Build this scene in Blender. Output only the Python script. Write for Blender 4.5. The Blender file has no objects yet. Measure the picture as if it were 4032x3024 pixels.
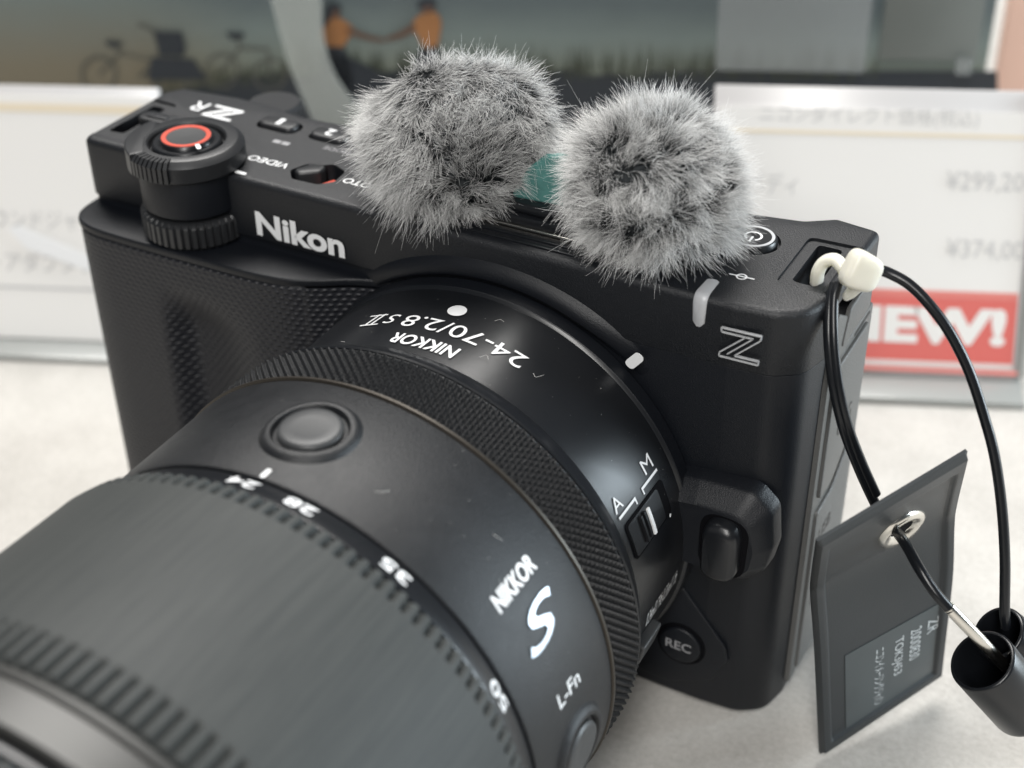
import bpy, bmesh, math, random
import numpy as np
from mathutils import Vector, Matrix

S = 0.001            # everything below is written in millimetres
random.seed(7)
RNG = np.random.default_rng(11)
sc = bpy.context.scene
COL = sc.collection

# ------------------------------------------------------------------ camera
CAM_M = [[0.8788682, 0.2636467, -0.3975941],
         [0.4762336, -0.5340257, 0.6985829],
         [-0.0281463, -0.8033100, -0.5948957]]      # columns: right, down, forward
CAM_P = Vector((182.71, -168.97, 202.50))
cam_d = bpy.data.cameras.new('camera')
cam = bpy.data.objects.new('camera', cam_d)
COL.objects.link(cam)
cam.matrix_world = Matrix(((CAM_M[0][0], -CAM_M[0][1], -CAM_M[0][2], CAM_P[0]*S),
                           (CAM_M[1][0], -CAM_M[1][1], -CAM_M[1][2], CAM_P[1]*S),
                           (CAM_M[2][0], -CAM_M[2][1], -CAM_M[2][2], CAM_P[2]*S),
                           (0, 0, 0, 1)))
cam_d.sensor_width = 36
cam_d.lens = 53.57
cam_d.clip_start = 0.01
cam_d.clip_end = 20
cam_d.dof.use_dof = True
cam_d.dof.focus_distance = 0.230
cam_d.dof.aperture_fstop = 14.0
sc.camera = cam

# ------------------------------------------------------------------ light
world = bpy.data.worlds.new('World')
sc.world = world
world.use_nodes = True
wb = world.node_tree.nodes['Background']
wb.inputs[0].default_value = (0.80, 0.90, 1.0, 1)
wb.inputs[1].default_value = 0.07

def area_light(name, loc, target, size, power, color=(1, 1, 1), size_y=None):
    d = bpy.data.lights.new(name, 'AREA')
    d.energy = power
    d.color = color
    d.size = size*S
    if size_y:
        d.shape = 'RECTANGLE'
        d.size_y = size_y*S
    o = bpy.data.objects.new(name, d)
    COL.objects.link(o)
    o.location = Vector(loc)*S
    o.rotation_euler = (Vector(target)-Vector(loc)).to_track_quat('-Z', 'Y').to_euler()
    return o

area_light('ceiling_panel_light', (-260, 520, 1100), (60, 20, 40), 900, 24.0, (1.0, 0.975, 0.94), 560)
area_light('front_fill_light', (300, -560, 700), (90, 60, 20), 160, 6.8, (1.0, 0.98, 0.95), 620)  # fill light added in front to brighten the cards and lettering
area_light('shop_window_light', (620, 330, 150), (110, 0, 30), 260, 4.0, (0.80, 0.92, 1.0), 260)

sc.view_settings.view_transform = 'Standard'
sc.view_settings.look = 'None'
sc.view_settings.exposure = 0.0
sc.view_settings.gamma = 1.0
sc.view_settings.use_curve_mapping = False
sc.cycles.max_bounces = 6

# ------------------------------------------------------------------ materials
def new_mat(name, base, rough=0.5, metal=0.0, spec=0.5, bump=None, vary=0.0, vscale=0.05, trans=0.0,
            sub=0.0, alpha=1.0, coat=0.0, speck=None):
    """bump = (size per mm, strength, depth in mm)"""
    m = bpy.data.materials.new(name)
    m.use_nodes = True
    nt = m.node_tree
    b = nt.nodes['Principled BSDF']
    b.inputs['Base Color'].default_value = (*base, 1)
    b.inputs['Roughness'].default_value = rough
    b.inputs['Metallic'].default_value = metal
    b.inputs['Specular IOR Level'].default_value = spec
    b.inputs['Transmission Weight'].default_value = trans
    b.inputs['Alpha'].default_value = alpha
    b.inputs['Coat Weight'].default_value = coat
    if sub:
        b.inputs['Subsurface Weight'].default_value = sub
        b.inputs['Subsurface Radius'].default_value = (0.003, 0.003, 0.0025)
        b.inputs['Subsurface Scale'].default_value = 1.0
    tc = nt.nodes.new('ShaderNodeTexCoord')
    def noise(scale, detail=3):
        mp = nt.nodes.new('ShaderNodeMapping')
        mp.inputs['Scale'].default_value = (scale/S,)*3
        n = nt.nodes.new('ShaderNodeTexNoise')
        n.inputs['Scale'].default_value = 1
        n.inputs['Detail'].default_value = detail
        nt.links.new(tc.outputs['Object'], mp.inputs[0])
        nt.links.new(mp.outputs[0], n.inputs['Vector'])
        return n
    if bump:
        n = noise(bump[0])
        bp = nt.nodes.new('ShaderNodeBump')
        bp.inputs['Strength'].default_value = bump[1]
        bp.inputs['Distance'].default_value = bump[2]*S
        nt.links.new(n.outputs['Fac'], bp.inputs['Height'])
        nt.links.new(bp.outputs[0], b.inputs['Normal'])
    if vary:
        n = noise(vscale, 5)
        mx = nt.nodes.new('ShaderNodeMixRGB')
        mx.inputs['Color1'].default_value = (*[c*(1-vary) for c in base], 1)
        mx.inputs['Color2'].default_value = (*[min(1, c*(1+vary)) for c in base], 1)
        nt.links.new(n.outputs['Fac'], mx.inputs['Fac'])
        nt.links.new(mx.outputs[0], b.inputs['Base Color'])
        mr = nt.nodes.new('ShaderNodeMapRange')
        mr.inputs['To Min'].default_value = max(0, rough-0.07)
        mr.inputs['To Max'].default_value = min(1, rough+0.07)
        nt.links.new(n.outputs['Fac'], mr.inputs['Value'])
        nt.links.new(mr.outputs[0], b.inputs['Roughness'])
    return m

BK = (0.0048, 0.0060, 0.0088)
M = {}
M['body'] = new_mat('black_crackle_paint', BK, 0.44, spec=0.38, bump=(5.5, 1.0, 0.06), vary=0.12)
M['top'] = new_mat('black_paint_lit_top', (0.0060, 0.0072, 0.0098), 0.46, spec=0.52, bump=(4.0, 1.0, 0.10), vary=0.25, vscale=1.6)  # same paint as the body, lightened where the top catches light
M['side'] = new_mat('lightened_door_plastic', (0.095, 0.095, 0.092), 0.45, bump=(3.0, 1.0, 0.12), vary=0.15)  # base lightened in place of light from the right
M['gloss'] = new_mat('satin_black_metal', (0.008, 0.009, 0.011), 0.30, bump=(4, 0.25, 0.03), vary=0.08, spec=0.5)
M['barrel'] = new_mat('lens_barrel_paint', (0.008, 0.009, 0.0108), 0.44, spec=0.45, bump=(4.5, 1.0, 0.09), vary=0.2, vscale=0.3)
M['rubber'] = new_mat('zoom_ring_rubber', (0.046, 0.050, 0.049), 0.66, spec=0.4, bump=(1.8, 1.0, 0.16), vary=0.10)
M['brushed'] = new_mat('brushed_lens_ring', (0.06, 0.06, 0.058), 0.42, metal=0.4)
M['black'] = new_mat('deep_black_plastic', (0.006, 0.0065, 0.008), 0.4, bump=(3, 0.4, 0.05))
M['hole'] = new_mat('painted_recess_shade', (0.002, 0.002, 0.003), 0.8, spec=0.1)  # near-black base paints in the shade of wells and holes
M['dialm'] = new_mat('dial_metal', (0.020, 0.021, 0.023), 0.38, bump=(4, 0.4, 0.04))
M['button'] = new_mat('satin_grey_button', (0.040, 0.042, 0.044), 0.42, bump=(4, 0.5, 0.03))
M['white'] = new_mat('white_print', (0.80, 0.81, 0.82), 0.5)
M['dimwhite'] = new_mat('grey_print', (0.30, 0.30, 0.31), 0.5)
M['silver'] = new_mat('polished_emblem_metal', (0.46, 0.50, 0.55), 0.42, metal=0.8)
M['bronze'] = new_mat('thin_bronze_ring', (0.055, 0.048, 0.040), 0.4, metal=0.6)
M['redring'] = new_mat('red_paint', (0.55, 0.075, 0.045), 0.42)
M['chrome'] = new_mat('nickel', (0.75, 0.72, 0.66), 0.22, metal=1.0)
M['tie'] = new_mat('translucent_white_nylon', (0.70, 0.68, 0.60), 0.34, sub=0.5, vary=0.06, vscale=0.3)
M['cable'] = new_mat('black_cable_jacket', (0.007, 0.008, 0.010), 0.28)
M['tag'] = new_mat('grey_vinyl_tag', (0.022, 0.026, 0.029), 0.44, bump=(4, 0.6, 0.06), vary=0.1)
M['tagwin'] = new_mat('clear_grey_tag_window', (0.055, 0.066, 0.070), 0.34, vary=0.22, vscale=0.15)
M['tagtext'] = new_mat('pale_label_print', (0.50, 0.53, 0.54), 0.5)
M['lamp'] = new_mat('frosted_lamp_cover', (0.52, 0.53, 0.54), 0.35, sub=0.3)
M['glass'] = new_mat('front_glass', (0.01, 0.015, 0.02), 0.05, coat=1.0)
M['engrave'] = new_mat('engraved_mark', (0.010, 0.010, 0.011), 0.5)
M['teal'] = new_mat('teal_felt', (0.065, 0.19, 0.175), 0.8, vary=0.35, vscale=0.5, bump=(1.0, 0.8, 0.2))
M['card'] = new_mat('white_card', (0.80, 0.79, 0.77), 0.6)
M['acrylic'] = new_mat('frosted_acrylic', (0.62, 0.61, 0.61), 0.25)
M['acrylic_edge'] = new_mat('acrylic_edge', (0.30, 0.31, 0.30), 0.3, coat=0.5)
M['cream'] = new_mat('cream_print', (0.76, 0.67, 0.52), 0.6)
M['redprint'] = new_mat('red_print', (0.68, 0.145, 0.125), 0.5)
M['pinkprint'] = new_mat('pale_red_print', (0.72, 0.22, 0.19), 0.5)
M['greyprint'] = new_mat('light_grey_print', (0.52, 0.52, 0.52), 0.6)
M['p_dark'] = new_mat('poster_dark_ink', (0.022, 0.027, 0.034), 0.5, vary=0.3, vscale=0.02)
M['p_grass'] = new_mat('poster_grass_ink', (0.050, 0.058, 0.040), 0.5, vary=0.4, vscale=0.05)
M['p_bike'] = new_mat('poster_bicycle_ink', (0.085, 0.085, 0.072), 0.5)
M['p_orange'] = new_mat('poster_orange_ink', (0.30, 0.135, 0.05), 0.5, vary=0.3, vscale=0.06)
M['p_skin'] = new_mat('poster_skin_ink', (0.11, 0.06, 0.04), 0.5)
M['strip'] = new_mat('pale_reflection_band', (0.52, 0.55, 0.52), 0.6, alpha=0.36)  # pale see-through tone imitates a reflection streak
M['sheet'] = new_mat('reflection_and_sticker_film', (0.36, 0.38, 0.38), 0.5, alpha=0.34)  # hazy tone imitates a screen reflection; also used for the sticker
M['grey_reflection'] = new_mat('grey_reflection_film', (0.16, 0.175, 0.165), 0.3, alpha=0.85)  # grey tone imitates the dimmer reflection
M['pink'] = new_mat('pale_pink_card', (0.78, 0.52, 0.42), 0.6, vary=0.25, vscale=0.02)
M['dust'] = new_mat('lint', (0.6, 0.6, 0.58), 0.8)

# brushed texture on the front ring: fine lines around the lens
def brushed(m, k=(0.05, 2.5, 0.05)):
    nt = m.node_tree
    b = nt.nodes['Principled BSDF']
    tc = nt.nodes.new('ShaderNodeTexCoord')
    mp = nt.nodes.new('ShaderNodeMapping')
    mp.inputs['Scale'].default_value = tuple(v/S for v in k)
    n = nt.nodes.new('ShaderNodeTexNoise')
    n.inputs['Scale'].default_value = 1
    n.inputs['Detail'].default_value = 4
    nt.links.new(tc.outputs['Object'], mp.inputs[0])
    nt.links.new(mp.outputs[0], n.inputs['Vector'])
    bp = nt.nodes.new('ShaderNodeBump')
    bp.inputs['Strength'].default_value = 0.8
    bp.inputs['Distance'].default_value = 0.06*S
    nt.links.new(n.outputs['Fac'], bp.inputs['Height'])
    nt.links.new(bp.outputs[0], b.inputs['Normal'])
brushed(M['brushed'])
brushed(M['rubber'], (1.5, 0.07, 1.5))
def streaks(m, lo, hi):
    nt = m.node_tree
    n = [q for q in nt.nodes if q.type == 'TEX_NOISE'][-1]
    cr = nt.nodes.new('ShaderNodeValToRGB')
    cr.color_ramp.elements[0].position = 0.35; cr.color_ramp.elements[0].color = (*lo, 1)
    cr.color_ramp.elements[1].position = 0.65; cr.color_ramp.elements[1].color = (*hi, 1)
    nt.links.new(n.outputs['Fac'], cr.inputs[0])
    nt.links.new(cr.outputs[0], nt.nodes['Principled BSDF'].inputs['Base Color'])
streaks(M['rubber'], (0.033, 0.037, 0.037), (0.043, 0.047, 0.046))

# grip leatherette: a staggered scale pattern laid out by the grip's own UV map (in mm)
def grip_mat():
    m = new_mat('grip_rubber', (0.009, 0.010, 0.014), 0.50)
    nt = m.node_tree
    L = nt.links
    b = nt.nodes['Principled BSDF']
    uv = nt.nodes.new('ShaderNodeUVMap')
    sep = nt.nodes.new('ShaderNodeSeparateXYZ')
    L.new(uv.outputs[0], sep.inputs[0])
    def mt(op, a, bb=None, c=None):
        n = nt.nodes.new('ShaderNodeMath')
        n.operation = op
        for i, v in enumerate((a, bb, c)):
            if v is None: continue
            if isinstance(v, (int, float)): n.inputs[i].default_value = v
            else: L.new(v, n.inputs[i])
        return n.outputs[0]
    P = 1.55
    v = mt('DIVIDE', sep.outputs['Y'], P*0.62)
    row = mt('FLOOR', v)
    fv = mt('SUBTRACT', mt('SUBTRACT', v, row), 0.5)
    odd = mt('MODULO', mt('ABSOLUTE', row), 2.0)
    u = mt('ADD', mt('DIVIDE', sep.outputs['X'], P), mt('MULTIPLY', odd, 0.5))
    fu = mt('SUBTRACT', mt('FRACT', u), 0.5)
    r2 = mt('ADD', mt('MULTIPLY', mt('MULTIPLY', fu, fu), 3.6), mt('MULTIPLY', mt('MULTIPLY', fv, fv), 5.0))
    pit = mt('SMOOTH_MIN', r2, 0.55, 0.3)
    bp = nt.nodes.new('ShaderNodeBump')
    bp.invert = True
    bp.inputs['Strength'].default_value = 0.9
    bp.inputs['Distance'].default_value = 0.36*S
    L.new(pit, bp.inputs['Height'])
    L.new(bp.outputs[0], b.inputs['Normal'])
    return m
M['grip'] = grip_mat()

def table_mat():
    m = new_mat('pale_table_laminate', (0.66, 0.64, 0.60), 0.75)
    nt = m.node_tree
    L = nt.links
    b = nt.nodes['Principled BSDF']
    tc = nt.nodes.new('ShaderNodeTexCoord')
    outs = []
    for sc_, det in ((0.045, 5), (0.9, 4)):
        mp = nt.nodes.new('ShaderNodeMapping')
        mp.inputs['Scale'].default_value = (sc_/S,)*3
        n = nt.nodes.new('ShaderNodeTexNoise')
        n.inputs['Scale'].default_value = 1
        n.inputs['Detail'].default_value = det
        n.inputs['Roughness'].default_value = 0.65
        L.new(tc.outputs['Object'], mp.inputs[0])
        L.new(mp.outputs[0], n.inputs['Vector'])
        outs.append(n.outputs['Fac'])
    mx = nt.nodes.new('ShaderNodeMix')
    mx.data_type = 'FLOAT'
    mx.inputs[0].default_value = 0.45
    L.new(outs[0], mx.inputs[2]); L.new(outs[1], mx.inputs[3])
    cr = nt.nodes.new('ShaderNodeValToRGB')
    cr.color_ramp.elements[0].position = 0.36
    cr.color_ramp.elements[0].color = (0.39, 0.375, 0.35, 1)
    cr.color_ramp.elements[1].position = 0.62
    cr.color_ramp.elements[1].color = (0.52, 0.505, 0.475, 1)
    L.new(mx.outputs[0], cr.inputs[0])
    L.new(cr.outputs[0], b.inputs['Base Color'])
    bp = nt.nodes.new('ShaderNodeBump')
    bp.inputs['Strength'].default_value = 0.5
    bp.inputs['Distance'].default_value = 0.25*S
    L.new(outs[1], bp.inputs['Height'])
    L.new(bp.outputs[0], b.inputs['Normal'])
    return m
M['table'] = table_mat()

# ------------------------------------------------------------------ helpers
TILT = math.radians(-1.964)
BODY = Matrix.Translation((0, 0, 1.2)) @ Matrix.Rotation(TILT, 4, 'X')   # body frame -> world, in mm

def tag(o, label=None, cat=None, group=None, kind=None):
    if label: o['label'] = label
    if cat: o['category'] = cat
    if group: o['group'] = group
    if kind: o['kind'] = kind
    return o

ORIGIN = {}      # object name -> origin of its mesh in its own frame (mm)
def thing(name, label, cat, base, frame='world', group=None):
    o = bpy.data.objects.new(name, None)
    o.empty_display_size = 0.01
    COL.objects.link(o)
    base = Vector(base)
    if frame == 'body':
        w = BODY @ base
        o.location = w*S
        o.rotation_euler = (TILT, 0, 0)
    else:
        o.location = base*S
    tag(o, label, cat, group)
    ORIGIN[o.name] = base
    return o

def finish(me, smooth, angle):
    if smooth:
        me.shade_smooth()
        me.set_sharp_from_angle(angle=math.radians(angle))

def add(name, verts, faces, mat, parent=None, smooth=True, angle=32, origin=None, label=None, uv=None, normals=True):
    if parent is not None:
        org = ORIGIN[parent.name]
    else:
        org = Vector(origin) if origin is not None else Vector((0, 0, 0))
    me = bpy.data.meshes.new(name)
    me.from_pydata([((v[0]-org[0])*S, (v[1]-org[1])*S, (v[2]-org[2])*S) for v in verts], [], faces)
    if normals:
        bm = bmesh.new(); bm.from_mesh(me)
        bmesh.ops.recalc_face_normals(bm, faces=bm.faces[:])
        bm.to_mesh(me); bm.free()
    if uv is not None:
        l = me.uv_layers.new(name='UVMap')
        for i, lp in enumerate(me.loops):
            l.data[i].uv = uv[lp.vertex_index]
    me.materials.append(mat)
    finish(me, smooth, angle)
    o = bpy.data.objects.new(name, me)
    COL.objects.link(o)
    ORIGIN[o.name] = org
    if parent is not None:
        o.parent = parent
    else:
        o.location = org*S
    if label: o['label'] = label
    return o

class MB:
    def __init__(s): s.v = []; s.f = []
    def put(s, v, f):
        n = len(s.v)
        s.v += [tuple(x) for x in v]
        s.f += [tuple(i+n for i in q) for q in f]
    def box(s, a, b, bev=0.0, T=None):
        bm = bmesh.new()
        bmesh.ops.create_cube(bm, size=1)
        c = [(a[i]+b[i])/2 for i in range(3)]
        d = [abs(b[i]-a[i]) for i in range(3)]
        for v in bm.verts:
            v.co = Vector([c[i]+v.co[i]*d[i] for i in range(3)])
        if bev: bmesh.ops.bevel(bm, geom=bm.edges[:], offset=bev, segments=3, affect='EDGES', profile=0.5)
        s.bm(bm, T)
    def bm(s, bm, T=None):
        bm.verts.index_update()
        s.put([(T(v.co) if T else v.co) for v in bm.verts], [[v.index for v in f.verts] for f in bm.faces])
        bm.free()
    def build(s, name, mat, parent=None, **k):
        return add(name, s.v, s.f, mat, parent, **k)

def prism_bm(outline, z0, z1, bt=0.0, bb=0.0, seg=3):
    """plan outline (x,y) raised from z0 to z1 with rounded top and bottom edges"""
    bm = bmesh.new()
    vs = [bm.verts.new((p[0], p[1], z0)) for p in outline]
    f = bm.faces.new(vs)
    r = bmesh.ops.extrude_face_region(bm, geom=[f])
    tv = [g for g in r['geom'] if isinstance(g, bmesh.types.BMVert)]
    for v in tv: v.co.z = z1
    bmesh.ops.recalc_face_normals(bm, faces=bm.faces[:])
    for off, z in ((bt, z1), (bb, z0)):
        if off:
            es = [e for e in bm.edges if all(abs(v.co.z-z) < 1e-5 for v in e.verts)]
            bmesh.ops.bevel(bm, geom=es, offset=off, segments=seg, affect='EDGES', profile=0.5, clamp_overlap=True)
    return bm

def rounded(pts, rad, n=6):
    """polygon with each corner rounded; rad is a number or a list"""
    out = []
    N = len(pts)
    for i in range(N):
        p = Vector(pts[i]); a = Vector(pts[i-1]); b = Vector(pts[(i+1) % N])
        r = rad[i] if isinstance(rad, (list, tuple)) else rad
        da = (a-p); db = (b-p)
        la, lb = da.length, db.length
        if r <= 0:
            out.append(tuple(p)); continue
        da.normalize(); db.normalize()
        ang = da.angle(db)
        t = min(r/math.tan(ang/2), la*0.49, lb*0.49)
        A = p+da*t; B = p+db*t
        for k in range(n+1):
            s = k/n
            out.append(tuple((A*(1-s)**2 + p*2*s*(1-s) + B*s*s)))
    res = []
    for q in out:
        if not res or (Vector(q)-Vector(res[-1])).length > 1e-3: res.append(q)
    if (Vector(res[0])-Vector(res[-1])).length < 1e-3: res.pop()
    return res

def circle(cx, cy, r, n=48):
    return [(cx+r*math.cos(2*math.pi*i/n), cy+r*math.sin(2*math.pi*i/n)) for i in range(n)]

def capsule(w, h, n=12):
    """rounded rectangle w by h with fully rounded short ends, centred"""
    r = min(w, h)/2
    return rounded([(-w/2, -h/2), (w/2, -h/2), (w/2, h/2), (-w/2, h/2)], r*0.98, n)

def cat(P, n=10):
    P = [Vector(p) for p in P]
    Q = [P[0]*2-P[1]]+P+[P[-1]*2-P[-2]]
    out = []
    for i in range(1, len(Q)-2):
        for k in range(n):
            t = k/n
            a, b, c, d = Q[i-1], Q[i], Q[i+1], Q[i+2]
            out.append(0.5*((2*b)+(c-a)*t+(2*a-5*b+4*c-d)*t*t+(3*b-a-3*c+d)*t**3))
    out.append(P[-1])
    return out

def tube(path, r, n=12, caps=True, flat=1.0):
    """tube along a path; r number or list"""
    V = []; F = []
    up = Vector((0.3, 0.2, 1)).normalized()
    N = len(path)
    prev = None
    for i, p in enumerate(path):
        t = (path[min(i+1, N-1)]-path[max(i-1, 0)]).normalized()
        if prev is None: a = t.cross(up).normalized()
        else: a = (prev-t*prev.dot(t)).normalized()
        b = t.cross(a); prev = a
        rr = r[i] if isinstance(r, (list, tuple)) else r
        for k in range(n):
            th = 2*math.pi*k/n
            V.append(p+a*math.cos(th)*rr+b*math.sin(th)*rr*flat)
    for i in range(N-1):
        for k in range(n):
            k2 = (k+1) % n
            F.append((i*n+k, i*n+k2, (i+1)*n+k2, (i+1)*n+k))
    if caps:
        F.append(tuple(range(n))[::-1]); F.append(tuple((N-1)*n+k for k in range(n)))
    return V, F

def boolean(o, cutters):
    for bm in cutters:
        me = bpy.data.meshes.new('cut')
        org = ORIGIN[o.name]
        for v in bm.verts: v.co = (v.co-org)*S
        bm.to_mesh(me); bm.free()
        c = bpy.data.objects.new('cut', me)
        COL.objects.link(c)
        md = o.modifiers.new('b', 'BOOLEAN')
        md.operation = 'DIFFERENCE'; md.object = c; md.solver = 'EXACT'
        mw = o.matrix_world.copy()
        par = o.parent
        c.parent = par
        bpy.context.view_layer.update()
        dg = bpy.context.evaluated_depsgraph_get()
        new = bpy.data.meshes.new_from_object(o.evaluated_get(dg))
        o.modifiers.clear()
        old = o.data
        o.data = new
        bpy.data.objects.remove(c)
    finish(o.data, True, 32)

def text2d(s, w=None, h=None, weight=0.0, shear=0.0, space=1.0):
    """glyph mesh of s scaled into the box [0,w]x[0,h]"""
    c = bpy.data.curves.new('t', 'FONT')
    c.body = s; c.offset = weight; c.shear = shear; c.space_character = space
    c.resolution_u = 4
    o = bpy.data.objects.new('t', c)
    COL.objects.link(o)
    bpy.context.view_layer.update()
    dg = bpy.context.evaluated_depsgraph_get()
    me = bpy.data.meshes.new_from_object(o.evaluated_get(dg))
    v = np.array([tuple(q.co)[:2] for q in me.vertices])
    f = [tuple(p.vertices) for p in me.polygons]
    bpy.data.objects.remove(o); bpy.data.curves.remove(c); bpy.data.meshes.remove(me)
    mn = v.min(0); mx = v.max(0)
    d = mx-mn
    if h is None: k = (w/d[0],)*2
    elif w is None: k = (h/d[1],)*2
    else: k = (w/d[0], h/d[1])
    v = (v-mn)*np.array(k)
    return v, f, (v.max(0))

def put_text(mb, s, fn, w=None, h=None, **k):
    v, f, ext = text2d(s, w, h, **k)
    mb.put([fn(x, y) for x, y in v], f)
    return ext

# ------------------------------------------------------------------ table and background
def ground():
    V = [(-1500, -900, 0), (1500, -900, 0), (1500, 1500, 0), (-1500, 1500, 0)]
    o = add('table_surface', V, [(0, 1, 2, 3)], M['table'], smooth=False)
    tag(o, 'pale off-white mottled table top under the camera', 'table', kind='structure')
ground()

# a row of price cards stands along this line behind the camera
E1 = Vector((0.926, 0.377, 0)); NN = Vector((-0.377, 0.926, 0))
B0 = Vector((118.9, 104.0, 0))
def ray(u, v):
    q = Vector(((u-2016)/6000.0, (v-1512)/6000.0, 1))
    return Vector([sum(CAM_M[r][c]*q[c] for c in range(3)) for r in range(3)])
LEAN = [0.0]         # how far the current upright leans back, in degrees
def frame_axes():
    b = math.radians(LEAN[0])
    up = Vector((0, 0, 1))*math.cos(b)+NN*math.sin(b)
    nb = NN*math.cos(b)-Vector((0, 0, 1))*math.sin(b)
    return up, nb
def on_plane(u, v, off, k=4032/2212):
    """place of a photo point (in the 2212 px view) on the plane 'off' mm behind the card row"""
    d = ray(u*k, v*k)
    up, nb = frame_axes()
    P0 = B0+nb*off
    t = (P0-CAM_P).dot(nb)/d.dot(nb)
    return CAM_P+d*t
def at_depth(u, v, t, k=1.0):
    return CAM_P+ray(u*k, v*k)*t
def local(P, off):
    up, nb = frame_axes()
    q = P-(B0+nb*off)
    return q.dot(E1), q.dot(up)
def place(s, z, off):
    up, nb = frame_axes()
    return B0+nb*off+E1*s+up*z

def slab(mb, s0, s1, z0, z1, off, th, bev=0.0):
    bm = bmesh.new()
    bmesh.ops.create_cube(bm, size=1)
    for v in bm.verts:
        v.co = Vector(((s0+s1)/2+v.co.x*(s1-s0), (v.co.y+0.5)*th, (z0+z1)/2+v.co.z*(z1-z0)))
    if bev: bmesh.ops.bevel(bm, geom=bm.edges[:], offset=bev, segments=2, affect='EDGES', profile=0.5)
    mb.bm(bm, lambda c: place(c.x, c.z, off+c.y))

def sz(u, v, off=0):
    return local(on_plane(u, v, off), off)

def price_stand_right():
    o = 0.0
    LEAN[0] = 26.0
    s0, ztop = sz(1545, 182)
    s1, _ = sz(2211, 640)
    t = thing('price_card_stand', 'acrylic price card stand with red NEW banner behind the camera, right side', 'price card stand', place((s0+s1)/2, 0, o))
    m = MB(); slab(m, s0, s1, 2.0, ztop, 1.2, 2.2, 0.4); m.build('back_plate', M['acrylic'], t)
    LEAN[0] = 0.0
    m = MB(); slab(m, s0-1, s1+1, 0.0, 1.6, -7, 26, 0.4); m.build('base', M['acrylic_edge'], t)
    LEAN[0] = 26.0
    m = MB(); slab(m, s1-0.2, s1+1.8, 2.6, ztop, 0.0, 3.4, 0.4); m.build('side_edge', M['acrylic_edge'], t)
    zc = sz(1700, 232)[1]
    z_r = sz(1900, 767)[1]
    m = MB(); slab(m, s0+1, s1-1, 4.4, zc, 0.6, 0.5); card = m.build('card', M['card'], t)
    # header rule
    m = MB(); za, zb = sz(1800, 291)[1], sz(1800, 283)[1]
    slab(m, s0+1, s1-1, za, zb, 0.45, 0.1); m.build('header_line', M['cream'], card)
    # banner
    m = MB(); slab(m, s0+1, s1-1, 5.6, sz(1950, 640)[1], 0.40, 0.1); m.build('banner', M['redprint'], card)
    m = MB(); slab(m, s0+1, s1-1, sz(1950, 640)[1]+0.05, sz(1950, 626)[1], 0.40, 0.1); m.build('banner_edge', M['pinkprint'], card)
    for k, z in enumerate((3.2,)):
        m = MB(); slab(m, s0, s1, z, z+0.9, -0.3, 0.7, 0.1); m.build('bottom_lip', M['pinkprint'], t)
    def txt(s, ua, va, ub, h, mat, name, weight=0.0, off=0.3, shear=0):
        sa, za = sz(ua, va); sb, _ = sz(ub, va)
        m = MB()
        put_text(m, s, lambda x, y: place(sa+x, za+y, off), w=sb-sa, h=h, weight=weight, shear=shear)
        m.build(name, mat, card, smooth=False, normals=False)
    txt('ニコンダイレクト価格(税込)', 1640, 268, 2115, 4.2, M['greyprint'], 'lettering')
    txt('ボディ', 1612, 418, 1722, 4.6, M['greyprint'], 'lettering')
    txt('¥299,200', 2043, 416, 2238, 4.6, M['greyprint'], 'lettering')
    txt('¥374,000', 2043, 562, 2238, 4.6, M['greyprint'], 'lettering')
    txt('NEW!', 1792, 735, 2172, 8.2, M['card'], 'lettering', weight=0.05)
price_stand_right()

def price_stand_left():
    o = 0.0
    LEAN[0] = 26.0
    s1, ztop = sz(336, 190)
    s0 = sz(-260, 190)[0]
    t = thing('price_card_stand', 'acrylic price card stand with grey rule lines behind the grip side, left side', 'price card stand', place((s0+s1)/2, 0, o))
    m = MB(); slab(m, s0, s1, 2.0, ztop, 1.2, 2.2, 0.4); m.build('back_plate', M['acrylic'], t)
    LEAN[0] = 0.0
    m = MB(); slab(m, s0-1, s1+1, 0.0, 1.5, -5, 26, 0.4); m.build('base', M['acrylic_edge'], t)
    LEAN[0] = 26.0
    zc = sz(100, 206)[1]
    m = MB(); slab(m, s0+1, s1-1, 2.5, zc, 0.6, 0.5); card = m.build('card', M['card'], t)
    m = MB(); slab(m, s0+1, s1-1, sz(100, 240)[1]-0.3, sz(100, 224)[1], 0.45, 0.1); m.build('header_line', M['cream'], card)
    m = MB(); slab(m, s0+1, s1-1, sz(100, 626)[1], sz(100, 620)[1], 0.45, 0.1); m.build('rule_line', M['greyprint'], card)
    def txt(s, ua, va, ub, h):
        sa, za = sz(ua, va); sb, _ = sz(ub, va)
        m = MB()
        put_text(m, s, lambda x, y: place(sa+x, za+y, 0.3), w=sb-sa, h=h)
        m.build('lettering', M['greyprint'], card, smooth=False, normals=False)
    txt('レンズマウンドジャケ', -160, 488, 205, 4.6)
    txt('マウントアダプタブ', -150, 580, 205, 4.6)
    # strip of clear tape across the card, its caught light painted white
    pts = [on_plane(*q, 0) for q in ((18, 492), (40, 486), (195, 552), (196, 585), (60, 536))]
    pts = [p-NN*0.3 for p in pts]
    n = len(pts)
    add('tape_highlight', [tuple(p) for p in pts]+[tuple(p-NN*0.12) for p in pts],
        [tuple(range(n)), tuple(range(n, 2*n))]+[(i, (i+1) % n, n+(i+1) % n, n+i) for i in range(n)], M['white'], t, smooth=False)
price_stand_left()

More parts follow.
